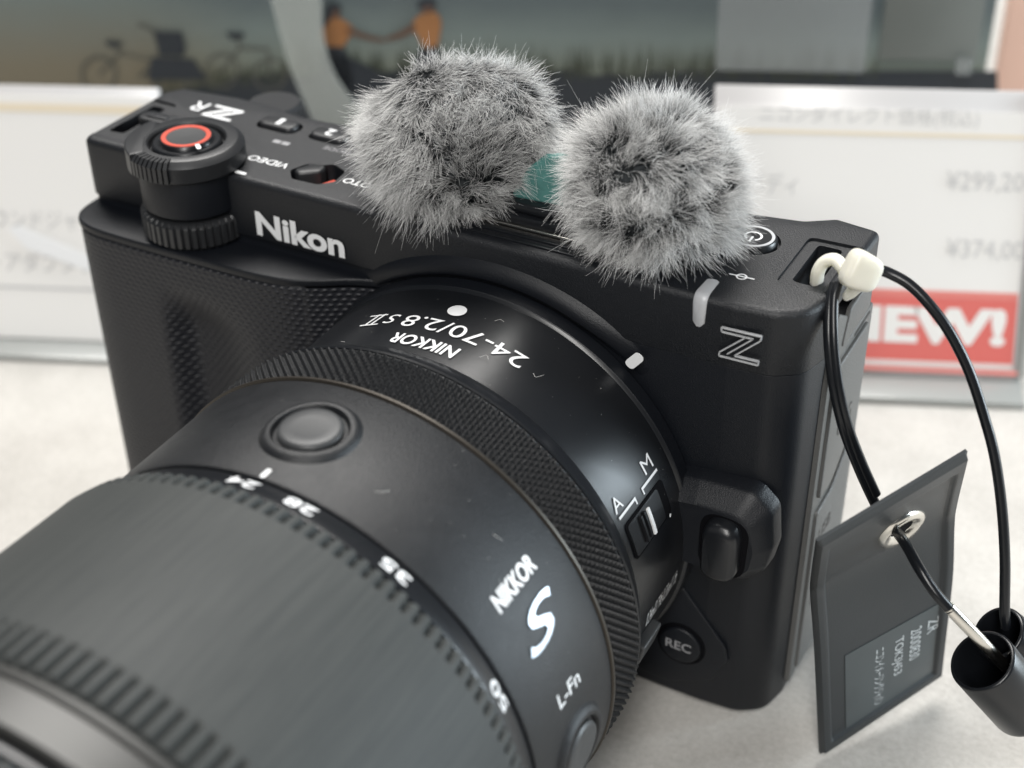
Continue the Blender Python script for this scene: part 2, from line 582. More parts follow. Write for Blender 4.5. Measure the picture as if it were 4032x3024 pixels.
# the poster of a field at dusk
LEAN[0] = 0.0
PO = 82.0
def poster_mat():
    m = new_mat('poster_print', (0.1, 0.11, 0.1), 0.45)
    nt = m.node_tree; L = nt.links
    b = nt.nodes['Principled BSDF']
    uv = nt.nodes.new('ShaderNodeUVMap')
    sep = nt.nodes.new('ShaderNodeSeparateXYZ')
    L.new(uv.outputs[0], sep.inputs[0])
    n = nt.nodes.new('ShaderNodeTexNoise')
    n.inputs['Scale'].default_value = 7
    n.inputs['Detail'].default_value = 6
    mp = nt.nodes.new('ShaderNodeMapping'); mp.inputs['Scale'].default_value = (5, 1.2, 1)
    L.new(uv.outputs[0], mp.inputs[0]); L.new(mp.outputs[0], n.inputs['Vector'])
    ad = nt.nodes.new('ShaderNodeMath'); ad.operation = 'MULTIPLY_ADD'
    L.new(n.outputs['Fac'], ad.inputs[0]); ad.inputs[1].default_value = 0.10
    L.new(sep.outputs['Y'], ad.inputs[2])
    cr = nt.nodes.new('ShaderNodeValToRGB')
    e = cr.color_ramp.elements
    e[0].position = 0.0; e[0].color = (0.016, 0.019, 0.025, 1)
    e[1].position = 1.0; e[1].color = (0.10, 0.125, 0.13, 1)
    for p, c in ((0.36, (0.022, 0.027, 0.032)), (0.46, (0.085, 0.095, 0.066)), (0.60, (0.16, 0.18, 0.15)), (0.80, (0.155, 0.19, 0.18))):
        q = e.new(p); q.color = (*c, 1)
    L.new(ad.outputs[0], cr.inputs[0])
    cr2 = nt.nodes.new('ShaderNodeValToRGB')
    e = cr2.color_ramp.elements
    e[0].position = 0.0; e[0].color = (0.165, 0.135, 0.09, 1)
    e[1].position = 1.0; e[1].color = (0.15, 0.18, 0.17, 1)
    q = e.new(0.55); q.color = (0.17, 0.15, 0.105, 1)
    L.new(ad.outputs[0], cr2.inputs[0])
    mr = nt.nodes.new('ShaderNodeMapRange')
    mr.inputs['From Min'].default_value = 0.30; mr.inputs['From Max'].default_value = 0.40
    mr.inputs['To Min'].default_value = 1; mr.inputs['To Max'].default_value = 0
    L.new(sep.outputs['X'], mr.inputs['Value'])
    mx = nt.nodes.new('ShaderNodeMixRGB')
    L.new(mr.outputs[0], mx.inputs[0]); L.new(cr.outputs[0], mx.inputs[1]); L.new(cr2.outputs[0], mx.inputs[2])
    L.new(mx.outputs[0], b.inputs['Base Color'])
    return m

def poster():
    s0 = sz(-450, 0, PO)[0]; s1 = sz(2145, 60, PO)[0]
    z1 = sz(1100, -180, PO)[1]; z0 = 3.0
    t = thing('poster_board', 'large blurred poster board printed with bicycles and two people in a field', 'poster', place((s0+s1)/2, 0, PO))
    m = MB(); slab(m, s0, s1, z0, z1, PO, 4.0)
    # uv by place on the board
    V = m.v
    uv = []
    zlo = sz(1100, 330, PO)[1]; zhi = sz(1100, -10, PO)[1]
    for p in V:
        s, z = local(Vector(p), PO)
        uv.append(((s-s0)/(s1-s0), (z-zlo)/(zhi-zlo)))
    m.build('printed_sheet', poster_mat(), t, uv=uv, smooth=False)
    def flat(polys, mat, name, lift):
        m = MB()
        for P in polys:
            q = [on_plane(a, b, PO)-NN*lift for a, b in P]
            m.put(q, [tuple(range(len(q)))])
        m.build(name, mat, t, smooth=False, normals=False)
    def ring(cx, cy, r, w, n=28):
        out = []
        for i in range(n):
            a0 = 2*math.pi*i/n; a1 = 2*math.pi*(i+1)/n
            out.append([(cx+math.cos(a0)*r, cy+math.sin(a0)*r), (cx+math.cos(a1)*r, cy+math.sin(a1)*r),
                        (cx+math.cos(a1)*(r-w), cy+math.sin(a1)*(r-w)), (cx+math.cos(a0)*(r-w), cy+math.sin(a0)*(r-w))])
        return out
    def bar(x0, y0, x1, y1, w):
        d = Vector((x1-x0, y1-y0)); d.normalize(); n = Vector((-d.y, d.x))*w/2
        return [(x0+n.x, y0+n.y), (x1+n.x, y1+n.y), (x1-n.x, y1-n.y), (x0-n.x, y0-n.y)]
    # ground of the field: dark, rising to the right of the bicycles
    rnd = random.Random(3)
    top = []
    x = 300
    while x < 2160:
        base = 196-40*min(1, max(0, (x-300)/350)) + 6*math.sin(x*0.02)+4*math.sin(x*0.07)
        if x > 1500: base = 152
        top.append((x, base)); x += 18
    flat([[(300, 345)]+[top[0]]+top+[(2160, 345)]], M['p_dark'], 'printed_ground', 0.3)
    blades = []
    for i in range(620):
        x = rnd.uniform(330, 1900)
        b = 200-40*min(1, max(0, (x-300)/350))+rnd.uniform(-16, 16)
        h = rnd.uniform(20, 74)*(1.0 if x > 640 else 0.5); w = rnd.uniform(2, 4.2); l = rnd.uniform(-9, 9)
        blades.append([(x-w/2, b), (x+w/2, b), (x+l, b-h)])
    flat(blades, M['p_grass'], 'printed_grass', 0.5)
    bk = ring(215, 158, 40, 6)+ring(372, 160, 42, 7)+ring(480, 150, 38, 5)+ring(585, 158, 36, 5)
    bk += [bar(215, 158, 262, 112, 5), bar(262, 112, 335, 130, 4), bar(262, 112, 240, 92, 5), bar(228, 90, 262, 94, 6),
           bar(335, 130, 300, 165, 4), bar(372, 160, 330, 60, 6), bar(300, 48, 340, 66, 6), bar(305, 165, 350, 120, 5),
           bar(480, 150, 520, 100, 5), bar(520, 100, 580, 104, 5), bar(580, 104, 585, 158, 4), bar(520, 100, 510, 74, 5)]
    flat(bk, M['p_bike'], 'printed_bicycle', 0.7)
    flat([[(335, 64), (395, 66), (404, 100), (396, 118), (345, 116)], [(488, 66), (530, 68), (526, 80), (500, 82)], [(232, 84), (266, 88), (262, 98), (236, 98)],
          [(330, 120), (420, 124), (450, 170), (320, 170)]],
         M['p_dark'], 'printed_basket', 0.9)
    # two people hand in hand, printed
    def blob(pts):
        for _ in range(3):
            q = []
            for i in range(len(pts)):
                a_, b_ = pts[i], pts[(i+1) % len(pts)]
                q += [(a_[0]*.75+b_[0]*.25, a_[1]*.75+b_[1]*.25), (a_[0]*.25+b_[0]*.75, a_[1]*.25+b_[1]*.75)]
            pts = q
        return [pts]
    flat(blob([(700, 44), (722, 34), (742, 38), (760, 52), (772, 66), (752, 80), (744, 100), (706, 98), (694, 76)]) +
         blob([(888, 50), (908, 26), (944, 20), (956, 44), (950, 76), (946, 100), (914, 102), (906, 74), (894, 66)]),
         M['p_orange'], 'printed_shirt', 0.9)
    flat(blob([(748, 52), (800, 74), (836, 80), (836, 88), (798, 84), (748, 68)]) +
         blob([(896, 44), (866, 66), (832, 78), (836, 86), (872, 78), (902, 60)]) +
         blob([(708, 26), (716, 12), (732, 12), (738, 26), (728, 38), (714, 38)]) +
         blob([(912, 12), (922, 6), (940, 8), (940, 20), (926, 27), (914, 24)]), M['p_skin'], 'printed_skin', 1.0)
    flat(blob([(700, 96), (750, 97), (762, 150), (768, 215), (700, 215), (692, 140)]) +
         blob([(908, 99), (952, 98), (948, 150), (930, 180), (905, 170), (896, 130)]) +
         blob([(700, 30), (706, 8), (724, 0), (740, 10), (738, 22), (724, 14), (714, 38), (702, 60), (697, 50)]) +
         blob([(900, 10), (908, -6), (938, -8), (946, 6), (940, 12), (918, 8), (910, 18)]) +
         blob([(690, 100), (760, 120), (900, 190), (900, 300), (760, 300), (705, 230)]), M['p_dark'], 'printed_figure_dark', 1.1)  # dark ink areas on and beside the figures
poster()

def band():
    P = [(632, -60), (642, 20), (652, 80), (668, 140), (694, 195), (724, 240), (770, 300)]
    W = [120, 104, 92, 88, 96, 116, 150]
    off = PO-14  # curved strip added to stand in for a pale reflection
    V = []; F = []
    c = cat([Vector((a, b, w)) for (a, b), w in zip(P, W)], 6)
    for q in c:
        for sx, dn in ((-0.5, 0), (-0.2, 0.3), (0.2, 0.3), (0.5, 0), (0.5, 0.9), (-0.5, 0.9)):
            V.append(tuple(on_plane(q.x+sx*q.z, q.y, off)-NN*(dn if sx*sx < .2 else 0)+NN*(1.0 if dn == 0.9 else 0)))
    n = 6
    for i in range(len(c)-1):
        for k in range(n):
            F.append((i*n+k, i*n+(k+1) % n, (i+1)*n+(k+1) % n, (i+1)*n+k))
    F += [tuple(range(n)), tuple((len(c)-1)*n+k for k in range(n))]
    o = add('reflection_band', V, F, M['strip'], origin=on_plane(745, 270, off))
    tag(o, 'pale curved reflection modelled as a band before the dark poster', 'painted reflection')
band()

def sheets():
    off = PO-8  # translucent panels added to imitate reflections over the poster
    for nm, (u0, u1, v0, v1), mat, lab, f in (
            ('pale_reflection_sheet', (1545, 1893, -60, 152), 'sheet', 'painted reflection over the poster, the lighter panel', 0),
            ('grey_reflection_sheet', (1897, 2140, -60, 128), 'grey_reflection', 'painted grey reflection over the poster beside the pink card', 0)):
        s0, z0 = sz(u0, v1, off); s1, z1 = sz(u1, v0, off)
        m = MB(); slab(m, s0, s1, z0, z1, off, 1.5, 0.2)
        o = m.build(nm, M[mat], origin=place(s0, z0, off))
        tag(o, lab, 'sheet')  # both sheets are painted reflections
    s0, z0 = sz(2060, 155, off); s1, z1 = sz(2100, 122, off)
    m = MB(); slab(m, s0, s1, z0, z1, off-2, 1.0, 0.2)
    o = m.build('sticker', M['sheet'], origin=place(s0, z0, off)); tag(o, 'small grey square sticker low on the poster near the pink card', 'sticker')
    off = PO+25
    s0, z0 = sz(2138, 260, off); s1, z1 = sz(2500, -200, off)
    m = MB(); slab(m, s0, s1, 2, z1, off, 6, 0.5)
    o = m.build('pink_board', M['pink'], origin=place(s0, 2, off)); tag(o, 'pale pink board at the right edge behind the poster', 'board')
sheets()

# ------------------------------------------------------------------ the camera
CX, CZ = 82.0, 36.9
CAMERA = thing('mirrorless_camera', 'black mirrorless camera with a large zoom lens standing on the pale table', 'camera', (66, 18, 0), 'body')

# top cover ------------------------------------------------------------
top_outline = rounded([(0.3, 0.3), (112, 0.75), (121, 0.85), (127.5, 1.45), (131.6, 4.1), (132.95, 9.6), (133.4, 31.6), (125.9, 32.6), (121.5, 29.6), (114, 28.2),
                       (60, 27.4), (30, 25.4), (22, 26.6), (15, 26.9), (3.0, 25.6), (0.8, 22.5)],
                      [2.2, 2, 4, 5, 5, 3, 1.6, 1.8, 3, 3, 3, 2, 2, 2, 1.5, 1.5], 5)
m = MB(); m.bm(prism_bm(top_outline, 69.75, 80.5, bt=1.2, bb=0.05, seg=4))
COVER = m.build('top_cover', M['top'], CAMERA)
def pocket(outline, z0, z1): return prism_bm(outline, z0, z1)
def box_bm(a, b, bev=0):
    m_ = MB(); m_.box(a, b, bev)
    bm = bmesh.new()
    vs = [bm.verts.new(v) for v in m_.v]
    for f in m_.f: bm.faces.new([vs[i] for i in f])
    bmesh.ops.recalc_face_normals(bm, faces=bm.faces[:])
    return bm
lugR_slot = rounded([(126.0, 11.6), (129.9, 11.6), (129.9, 23.6), (126.0, 23.6)], 0.9, 4)
lugR_rec = rounded([(124.2, 9.6), (136, 9.4), (136, 25.2), (124.2, 24.6)], 1.4, 4)
lugL_slot = rounded([(2.2, 5.2), (5.4, 5.6), (5.6, 17.0), (2.6, 17.2)], 0.9, 4)
lugL_rec = rounded([(-3, 3.0), (6.9, 2.6), (7.2, 18.6), (-3, 19)], 1.4, 4)
switch_o = rounded([(40.2, 6.6), (42.2, 4.2), (47.2, 4.4), (49.2, 6.6), (48.8, 10.4), (45.6, 11.8), (43.8, 10.4), (41.4, 9.8)], 1.3, 4)
boolean(COVER, [
    pocket(lugR_rec, 80.05, 84), pocket(lugR_slot, 71.5, 84), box_bm((128, 11.6, 71.5), (140, 23.6, 77.3)),
    pocket(lugL_rec, 80.05, 84), pocket(lugL_slot, 71.5, 84), box_bm((-6, 5.4, 71.5), (4, 17, 77.3)),
    pocket(circle(117.0, 19.4, 4.25, 56), 79.4, 84),
    pocket([(x+28.6, y+19.9) for x, y in capsule(8.6, 4.6)], 79.3, 84),
    pocket([(x+39.2, y+20.2) for x, y in capsule(8.0, 4.6)], 79.3, 84),
    pocket(switch_o, 77.6, 84),
])

# lower shell ----------------------------------------------------------
low_outline = rounded([(0.6, 1.2), (60, 1.2), (112, 0.9), (121, 0.9), (127.5, 1.4), (131.6, 4.0), (132.9, 9.5), (133.2, 31.6), (125.9, 32.4), (60, 31), (3, 29.8), (0.8, 25)],
                      [1, 1, 2, 4, 5, 5, 3, 2, 2, 2, 2, 2], 5)
m = MB(); m.bm(prism_bm(low_outline, 0.0, 69.68, bt=0.05, bb=1.6))
SHELL = m.build('front_shell', M['body'], CAMERA)
# screen block behind, for other viewpoints
m = MB(); m.box((6, 30.5, 4), (112, 36, 66), 1.0); SCREEN = m.build('rear_screen', M['gloss'], CAMERA)

# mount boss: the swelling of the front face around the lens flange
def lathe(prof, n=256, a0=0, a1=360, cx=CX, cz=CZ):
    V = []; F = []
    full = abs(a1-a0-360) < 1e-6
    N = n if full else n+1
    for y, r in prof:
        for k in range(N):
            a = math.radians(a0+(a1-a0)*k/n)
            V.append((cx+r*math.sin(a), y, cz+r*math.cos(a)))
    for i in range(len(prof)-1):
        for k in range(n):
            k2 = (k+1) % N if full else k+1
            F.append((i*N+k, i*N+k2, (i+1)*N+k2, (i+1)*N+k))
    return V, F
def smoothprof(pts, n=6):
    """(y, r) points joined by a smooth line"""
    return [(q.x, q.y) for q in cat([Vector((a, b, 0)) for a, b in pts], n)]
V, F = lathe(smoothprof([(1.0, 40.6), (0.7, 40.2), (0.0, 39.5), (-0.5, 38.6), (-0.6, 37.6), (-0.1, 36.9)], 5))
def boss_fade(p):
    a_ = math.degrees(math.atan2(p[0]-CX, p[2]-CZ))
    f = min(1, max(0, (48-abs(a_))/26)); f = f*f*(3-2*f)
    return (p[0], 1.05*(1-f)+p[1]*f, max(p[2], 0.4))
V = [boss_fade(p) for p in V]
add('mount_boss', V, F, M['body'], CAMERA, normals=True)
def pill_on(mb, cx, cy, w, h, rot, fn, th=0.12, n=6):
    o = [(cx+x*math.cos(rot)-y*math.sin(rot), cy+x*math.sin(rot)+y*math.cos(rot)) for x, y in capsule(w, h, n)]
    N = len(o)
    mb.put([fn(x, y, 0) for x, y in o]+[fn(x, y, th) for x, y in o], [tuple(range(N, 2*N))]+[(i, (i+1) % N, N+(i+1) % N, N+i) for i in range(N)])
front = lambda x, y, h=0: (x, 0.9-0.08-h, y)
m = MB()
a = math.radians(39.3)
pill_on(m, CX+39.2*math.sin(a), CZ+39.2*math.cos(a), 3.4, 1.7, math.radians(50.7), lambda x, y, h: (x, -0.42-h, y))
m.build('mount_index_mark', M['white'], CAMERA)

# grip -----------------------------------------------------------------
def spline2(P, n): return [(q.x, q.y) for q in cat([Vector((a, b, 0)) for a, b in P], n)]
gp = spline2([(0.2, 27), (0.1, 16), (0.0, 6), (0.2, -1.5), (1.2, -4.4), (3.4, -6.3), (7, -7.25), (12, -7.5), (20, -7.5), (30, -7.3), (40, -7.0), (47, -5.9),
              (52, -3.6), (56, -1.2), (60, 0.3), (64, 0.95)], 9)
def grip():
    # hard ledge on top
    inner = [(64, 3), (0.9+0.0, 3.0), (0.9, 27)]
    ol = gp+[(64, 6), (6, 6), (6, 27)]
    m = MB(); m.bm(prism_bm(ol, 66.7, 68.0, bt=0.45, bb=0.1)); m.build('grip_ledge', M['body'], CAMERA)
    # rubber below
    L = [0]
    for i in range(1, len(gp)): L.append(L[-1]+math.dist(gp[i], gp[i-1]))
    # resample evenly
    tot = L[-1]; ns = 150; pts = []
    for k in range(ns+1):
        s = tot*k/ns
        i = max(j for j in range(len(L)) if L[j] <= s+1e-9)
        i = min(i, len(gp)-2)
        f = (s-L[i])/(L[i+1]-L[i])
        pts.append((gp[i][0]*(1-f)+gp[i+1][0]*f, gp[i][1]*(1-f)+gp[i+1][1]*f, s))
    nz = 110
    V = []; uv = []; F = []
    def sst(a, b, x):
        t = min(1, max(0, (x-a)/(b-a))); return t*t*(3-2*t)
    for j in range(nz+1):
        z = 0.3+(66.4-0.3)*j/nz
        e = 0.28
        if j == nz: e = 0.75
        for x, y, s in pts:
            dy = 0
            if y < -1:
                top = 1-sst(50, 62, z)
                low = 1.0
                left = sst(19.2, 24.4, x)
                right = 1-sst(25.5, 41, x)
                dy = 3.8*top*low*left*right
                # general hollow of the front for the fingers
            n = 1.0 if y < -1 else 0.0
            inset = e
            V.append((x+(inset if y > -6 and x < 4 else 0), y+dy+(inset if y < -5 else 0), z))
            uv.append((s, z))
    for j in range(nz):
        for i in range(ns):
            a0 = j*(ns+1)+i
            F.append((a0, a0+1, a0+ns+2, a0+ns+1))
    o = add('grip_rubber', V, F, M['grip'], CAMERA, uv=uv, normals=True, angle=60)
grip()

# front dial wheel, its housing, and the shutter dial on top -------------
DX, DY = 23.3, 1.5
def vlathe(prof, cx, cy, n=72):
    V = []; F = []
    for z, r in prof:
        for k in range(n):
            a = 2*math.pi*k/n
            rr = r(k, n) if callable(r) else r
            V.append((cx+rr*math.cos(a), cy+rr*math.sin(a), z))
    for i in range(len(prof)-1):
        for k in range(n):
            F.append((i*n+k, i*n+(k+1) % n, (i+1)*n+(k+1) % n, (i+1)*n+k))
    return V, F
def disc_cap(V, F, n, first=False):
    if first: F.append(tuple(range(n))[::-1])
    else: F.append(tuple(range(len(V)-n, len(V))))
# knurled command wheel
n = 44*8
def kn(r, d): return lambda k, n_: r+(d if (k % 8) in (1, 2, 3, 4, 5) else (d*0.35 if (k % 8) in (0, 6) else -0.0))
V, F = vlathe([(68.6, 6.0), (68.6, 8.3), (69.1, kn(8.5, .35)), (69.5, kn(8.85, .5)), (73.0, kn(8.85, .5)), (73.5, kn(8.4, .4)), (73.7, 7.8), (73.7, 5)], DX, DY, n)
WHEEL = add('command_wheel', V, F, M['dialm'], CAMERA)
# housing
V, F = vlathe([(73.8, 7.6), (73.8, 8.4), (74.1, 8.7), (80.8, 8.7), (81.4, 8.5), (81.4, 5)], DX, DY, 96)
add('dial_housing', V, F, M['body'], CAMERA)
# shutter collar
V, F = vlathe([(81.5, 8.6), (81.5, 9.3), (81.8, 9.55), (84.3, 9.55), (85.2, 8.6), (85.3, 8.4), (85.3, 6.7), (85.0, 6.4), (83.8, 6.2), (83.8, 4)], DX, DY, 120)
COLLAR = add('zoom_collar', V, F, M['dialm'], CAMERA)
# serrated thumb tab and the raised lever arm
def arcpad(r0, r1, a0, a1, z0, z1, seg, ridges):
    bm = []
    mb = MB()
    for q in range(ridges):
        A = a0+(a1-a0)*(q+0.12)/ridges; B = a0+(a1-a0)*(q+0.80)/ridges
        V = []
        for a_ in (A, (A+B)/2, B):
            a_ = math.radians(a_)
            for r_, z_ in ((r0, z0), (r1, z0+0.2), (r1, z1-0.9), (r1-0.9, z1), (r0, z1)):
                V.append((DX+r_*math.cos(a_), DY+r_*math.sin(a_), z_))
        F = []
        for i in range(2):
            for k in range(5):
                F.append((i*5+k, i*5+(k+1) % 5, (i+1)*5+(k+1) % 5, (i+1)*5+k))
        F += [(0, 1, 2, 3, 4), (14, 13, 12, 11, 10)]
        mb.put(V, F)
    return mb
arcpad(7.8, 10.35, 247, 291, 81.8, 85.5, 3, 8).build('thumb_ridges', M['dialm'], COLLAR)
V = []
arc_ = lambda a_, r_: (DX+r_*math.cos(math.radians(a_)), DY+r_*math.sin(math.radians(a_)))
lev = [arc_(q, 10.25) for q in range(164, 247, 4)]+[arc_(246, 8.0), arc_(230, 7.0), arc_(205, 7.0), arc_(180, 7.2), arc_(160, 9.0)]
m = MB(); m.bm(prism_bm(lev, 81.7, 85.38, bt=0.3)); m.build('lever_arm', M['dialm'], COLLAR)
# release button: step, red ring, disc
V, F = vlathe([(83.8, 5.9), (84.8, 5.8), (85.1, 5.5), (85.1, 4.7), (85.7, 4.5), (85.8, 4.4), (85.8, 4.1)], DX, DY, 96)
BTN = add('record_button', V, F, M['gloss'], CAMERA)
V, F = vlathe([(85.8, 4.15), (85.9, 4.1), (85.9, 3.4), (85.8, 3.3)], DX, DY, 96)
add('red_ring', V, F, M['redring'], BTN)
V, F = vlathe([(85.8, 3.32), (85.74, 2.2), (85.7, 0.01)], DX, DY, 64)
add('button_face', V, F, M['button'], BTN)
m = MB(); pill_on(m, DX+4.6, DY-2.6, 1.9, 0.75, math.radians(-40), lambda x, y, h: (x, y, 85.95+h))
m.build('position_mark', M['white'], BTN)
# small U shaped lever end behind the dial
m = MB(); m.bm(prism_bm([(x+10.0, y+10.2) for x, y in capsule(8.0, 3.6)], 80.5, 82.2, bt=0.4))
UL = m.build('strap_lug_cap', M['dialm'], COVER)
m = MB(); m.bm(prism_bm([(x+9.6, y+10.2) for x, y in capsule(4.6, 1.5)], 82.2, 82.45, bt=0.12)); m.build('cap_rib', M['body'], UL)

for o_ in (COLLAR, BTN, WHEEL): o_.location.z -= 0.6*S

# top markings -----------------------------------------------------------
Z0 = 80.56
rev = lambda X, Y, z=Z0: (lambda x, y: (X-x, Y-y, z))     # read from behind the camera
m = MB(); pill_on(m, 33.6, 1.9, 2.3, 0.75, math.radians(-3), lambda x, y, h: (x, y, Z0+h))
pill_on(m, 12.1, 1.2, 1.9, 0.7, math.radians(160), lambda x, y, h: (x, y, Z0+h))
m.build('position_mark', M['white'], COVER)
m = MB(); put_text(m, 'VIDEO', rev(39.2, 8.3), w=8.0, h=1.7, weight=0.01, shear=0.1)
m.build('lettering', M['white'], COVER, smooth=False, normals=False)
m = MB(); put_text(m, 'PHOTO', rev(58.4, 8.6), w=8.2, h=1.7, weight=0.01, shear=0.1)
m.build('lettering', M['white'], COVER, smooth=False, normals=False)
m = MB(); put_text(m, 'MODE', rev(45.6, 16.9), w=5.2, h=1.2)
m.build('lettering', M['dimwhite'], COVER, smooth=False, normals=False)
for q in ((31.2, 13.9), (33.0, 13.9)):
    m = MB(); m.put([(q[0], q[1], Z0), (q[0]+1.5, q[1], Z0), (q[0]+1.5, q[1]+1.1, Z0), (q[0], q[1]+1.1, Z0)], [(0, 1, 2, 3)])
    m.build('menu_icon', M['dimwhite'], COVER, smooth=False, normals=False)
def zmark(w, h, t, g):
    """double-stroke Z in [0,w]x[0,h], as quads"""
    q = []
    q.append([(0, h), (w, h), (w, h-t), (0, h-t)])
    q.append([(0, t), (w, t), (w, 0), (0, 0)])
    q.append([(w-3.3, h-t), (w-2.2, h-t), (1.1, t), (0.0, t)])
    q.append([(w-1.1, h-t), (w, h-t), (3.3, t), (2.2, t)])
    return q
m = MB()
for P in zmark(6.2, 4.6, 0.7, 1): m.put([(19.6-x, 21.8-y, Z0) for x, y in P], [(0, 1, 2, 3)])
put_text(m, 'R', rev(12.5, 21.6), w=3.0, h=3.5, weight=0.0, shear=0.15)
m.build('emblem', M['white'], COVER, smooth=False, normals=False)
# numbered buttons
for n_, x_, y_ in (('1', 28.6, 19.9), ('2', 39.2, 20.2)):
    m = MB(); m.bm(prism_bm([(x+x_, y+y_) for x, y in capsule(7.4, 3.7)], 79.2, 81.3, bt=0.6))
    b_ = m.build('function_button', M['dialm'], CAMERA)
    m = MB(); put_text(m, n_, rev(x_+0.75, y_+1.2, 81.36), w=0.95 if n_ == '1' else 1.7, h=2.3, weight=0.02); m.build('lettering', M['white'], b_, smooth=False, normals=False)
# photo / video switch
m = MB(); m.bm(prism_bm(rounded([(40.9, 6.8), (42.4, 5.6), (45.4, 8.0), (45.2, 10.2), (42.6, 10.2)], 0.8, 4), 77.6, 80.9, bt=0.5))
SW = m.build('mode_switch', M['dialm'], CAMERA)
m = MB(); m.bm(prism_bm(rounded([(46.6, 5.2), (48.4, 5.4), (48.8, 8.0), (47.9, 8.0)], 0.3, 3), 77.6, 79.9, bt=0.1)); m.build('red_indicator', M['redring'], SW)
# power button
PX, PY = 117.0, 19.4
V, F = vlathe([(79.4, 3.75), (80.9, 3.75), (81.3, 3.5), (81.3, 0.01)], PX, PY, 96)
PB = add('power_button', V, F, M['gloss'], CAMERA)
V, F = vlathe([(81.36, 3.3), (81.42, 3.25), (81.42, 2.85), (81.36, 2.8)], PX, PY, 96)
add('white_ring', V, F, M['lamp'], PB)
m = MB()
def arcquads(cx, cy, r, w, a0, a1, z, n=24):
    V = []; F = []
    for i in range(n+1):
        a_ = math.radians(a0+(a1-a0)*i/n)
        V += [(cx+(r-w/2)*math.cos(a_), cy+(r-w/2)*math.sin(a_), z), (cx+(r+w/2)*math.cos(a_), cy+(r+w/2)*math.sin(a_), z)]
    for i in range(n): F.append((2*i, 2*i+1, 2*i+3, 2*i+2))
    return V, F
m.put(*arcquads(PX, PY, 1.25, 0.36, -60, 240, 81.37))
pill_on(m, PX, PY-1.0, 0.36, 1.7, 0, lambda x, y, h: (x, y, 81.36+h*0.2))
m.build('power_symbol', M['white'], PB, smooth=False, normals=False)
# film plane mark
m = MB(); m.put(*arcquads(119.4, 8.6, 0.72, 0.26, 0, 360, Z0))
pill_on(m, 119.4, 8.6, 3.9, 0.28, math.radians(3), lambda x, y, h: (x, y, Z0+0.03+h*0.1)); m.build('film_plane_mark', M['white'], COVER, smooth=False, normals=False)
# tally lamp wrapping over the front edge
def tally():
    prof = [(0.74, 75.4), (0.64, 76.2), (0.64, 79.2), (0.80, 79.95), (1.35, 80.52), (2.0, 80.66), (5.4, 80.66), (5.9, 80.6)]
    V = []; F = []
    hw = [0.35, 0.95, 1.08, 1.08, 1.08, 1.08, 1.0, 0.4]
    for (y, z), w in zip(prof, hw):
        dy = 0.35
        V += [(116.15-w+0.02*y, y+0.1, z), (116.15+w, y+0.1, z), (116.15+w*0.8, y-0.12, z+0.06), (116.15-w*0.8, y-0.12, z+0.06)]
    for i in range(len(prof)-1):
        for k in range(4): F.append((i*4+k, i*4+(k+1) % 4, (i+1)*4+(k+1) % 4, (i+1)*4+k))
    F += [(0, 1, 2, 3), tuple(len(V)-4+k for k in range(4))]
    add('tally_lamp', V, F, M['lamp'], CAMERA, angle=50)
tally()
# strap bar on the right lug, rounded
m = MB(); V, F = tube([Vector((131.8, 10.8, 78.9)), Vector((131.8, 24.4, 78.9))], 1.35, 16); m.put(V, F); m.build('strap_bar', M['body'], CAMERA)
# hot shoe rails on top
SHOE = MB()
for y_, z_, t_ in ((2.4, 80.5, 0.5), (4.1, 80.5, 0.5)):
    SHOE.box((62, y_, z_-0.1), (106, y_+0.9, z_+0.32), 0.12)
SHOE.build('shoe_step', M['gloss'], CAMERA)
m = MB(); m.box((70, 6.4, 80.3), (100, 26, 82.6), 0.3); sh = m.build('hot_shoe', M['gloss'], CAMERA)
m = MB(); m.box((69.6, 5.6, 80.4), (100.4, 6.5, 81.4), 0.2); m.build('shoe_edge', M['chrome'], sh)
# rear wheel peeking over the back edge
V, F = vlathe([(75, kn(5.0, .2)), (79.2, kn(5.0, .2)), (79.9, 4.6), (79.9, 0.01)], 21.0, 28.6, 30*8)
add('rear_wheel', V, F, M['dialm'], CAMERA)

# front markings ---------------------------------------------------------
m = MB(); v_, f_, e_ = text2d('Nikon', 17.6, 4.55, weight=0.035)
m.put([(36.9+x, 0.28, 70.55+y) for x, y in v_], f_)
m.build('lettering', M['white'], COVER, smooth=False, normals=False)
# raised Z emblem: thin bright outline bars over a dark recess
m = MB()
X0, Y0, w, h, t_ = 119.9, 71.7, 6.1, 5.0, 0.62
def barz(x0, y0, x1, y1, wd, yy=0.45, hh=0.45):
    d = Vector((x1-x0, y1-y0)); L_ = d.length; d.normalize(); n_ = Vector((-d.y, d.x))*wd/2
    P = [(x0+n_.x, y0+n_.y), (x1+n_.x, y1+n_.y), (x1-n_.x, y1-n_.y), (x0-n_.x, y0-n_.y)]
    m.put([(a_, yy, b_) for a_, b_ in P]+[(a_, yy-hh, b_) for a_, b_ in P], [(4, 5, 6, 7), (0, 1, 5, 4), (1, 2, 6, 5), (2, 3, 7, 6), (3, 0, 4, 7)])
for (a0, b0, a1, b1) in ((0, 5.0, 6.1, 5.2), (6.1, 5.2, 6.05, 4.5), (0.15, 4.3, 3.8, 4.4), (0.0, 5.0, 0.15, 4.3),
                         (3.8, 4.4, 0.0, 0.75), (0.0, 0.75, 0.0, 0.1), (0.0, 0.1, 6.0, 0.25), (6.0, 0.25, 6.0, 0.9), (6.0, 0.9, 2.3, 0.8),
                         (6.05, 4.5, 2.3, 0.8), (4.9, 4.45, 1.2, 0.78), (3.8, 4.4, 4.9, 4.45)):
    barz(X0+a0, Y0+b0, X0+a1, Y0+b1, 0.17)
m.build('emblem', M['lamp'], COVER, smooth=False)
m = MB()
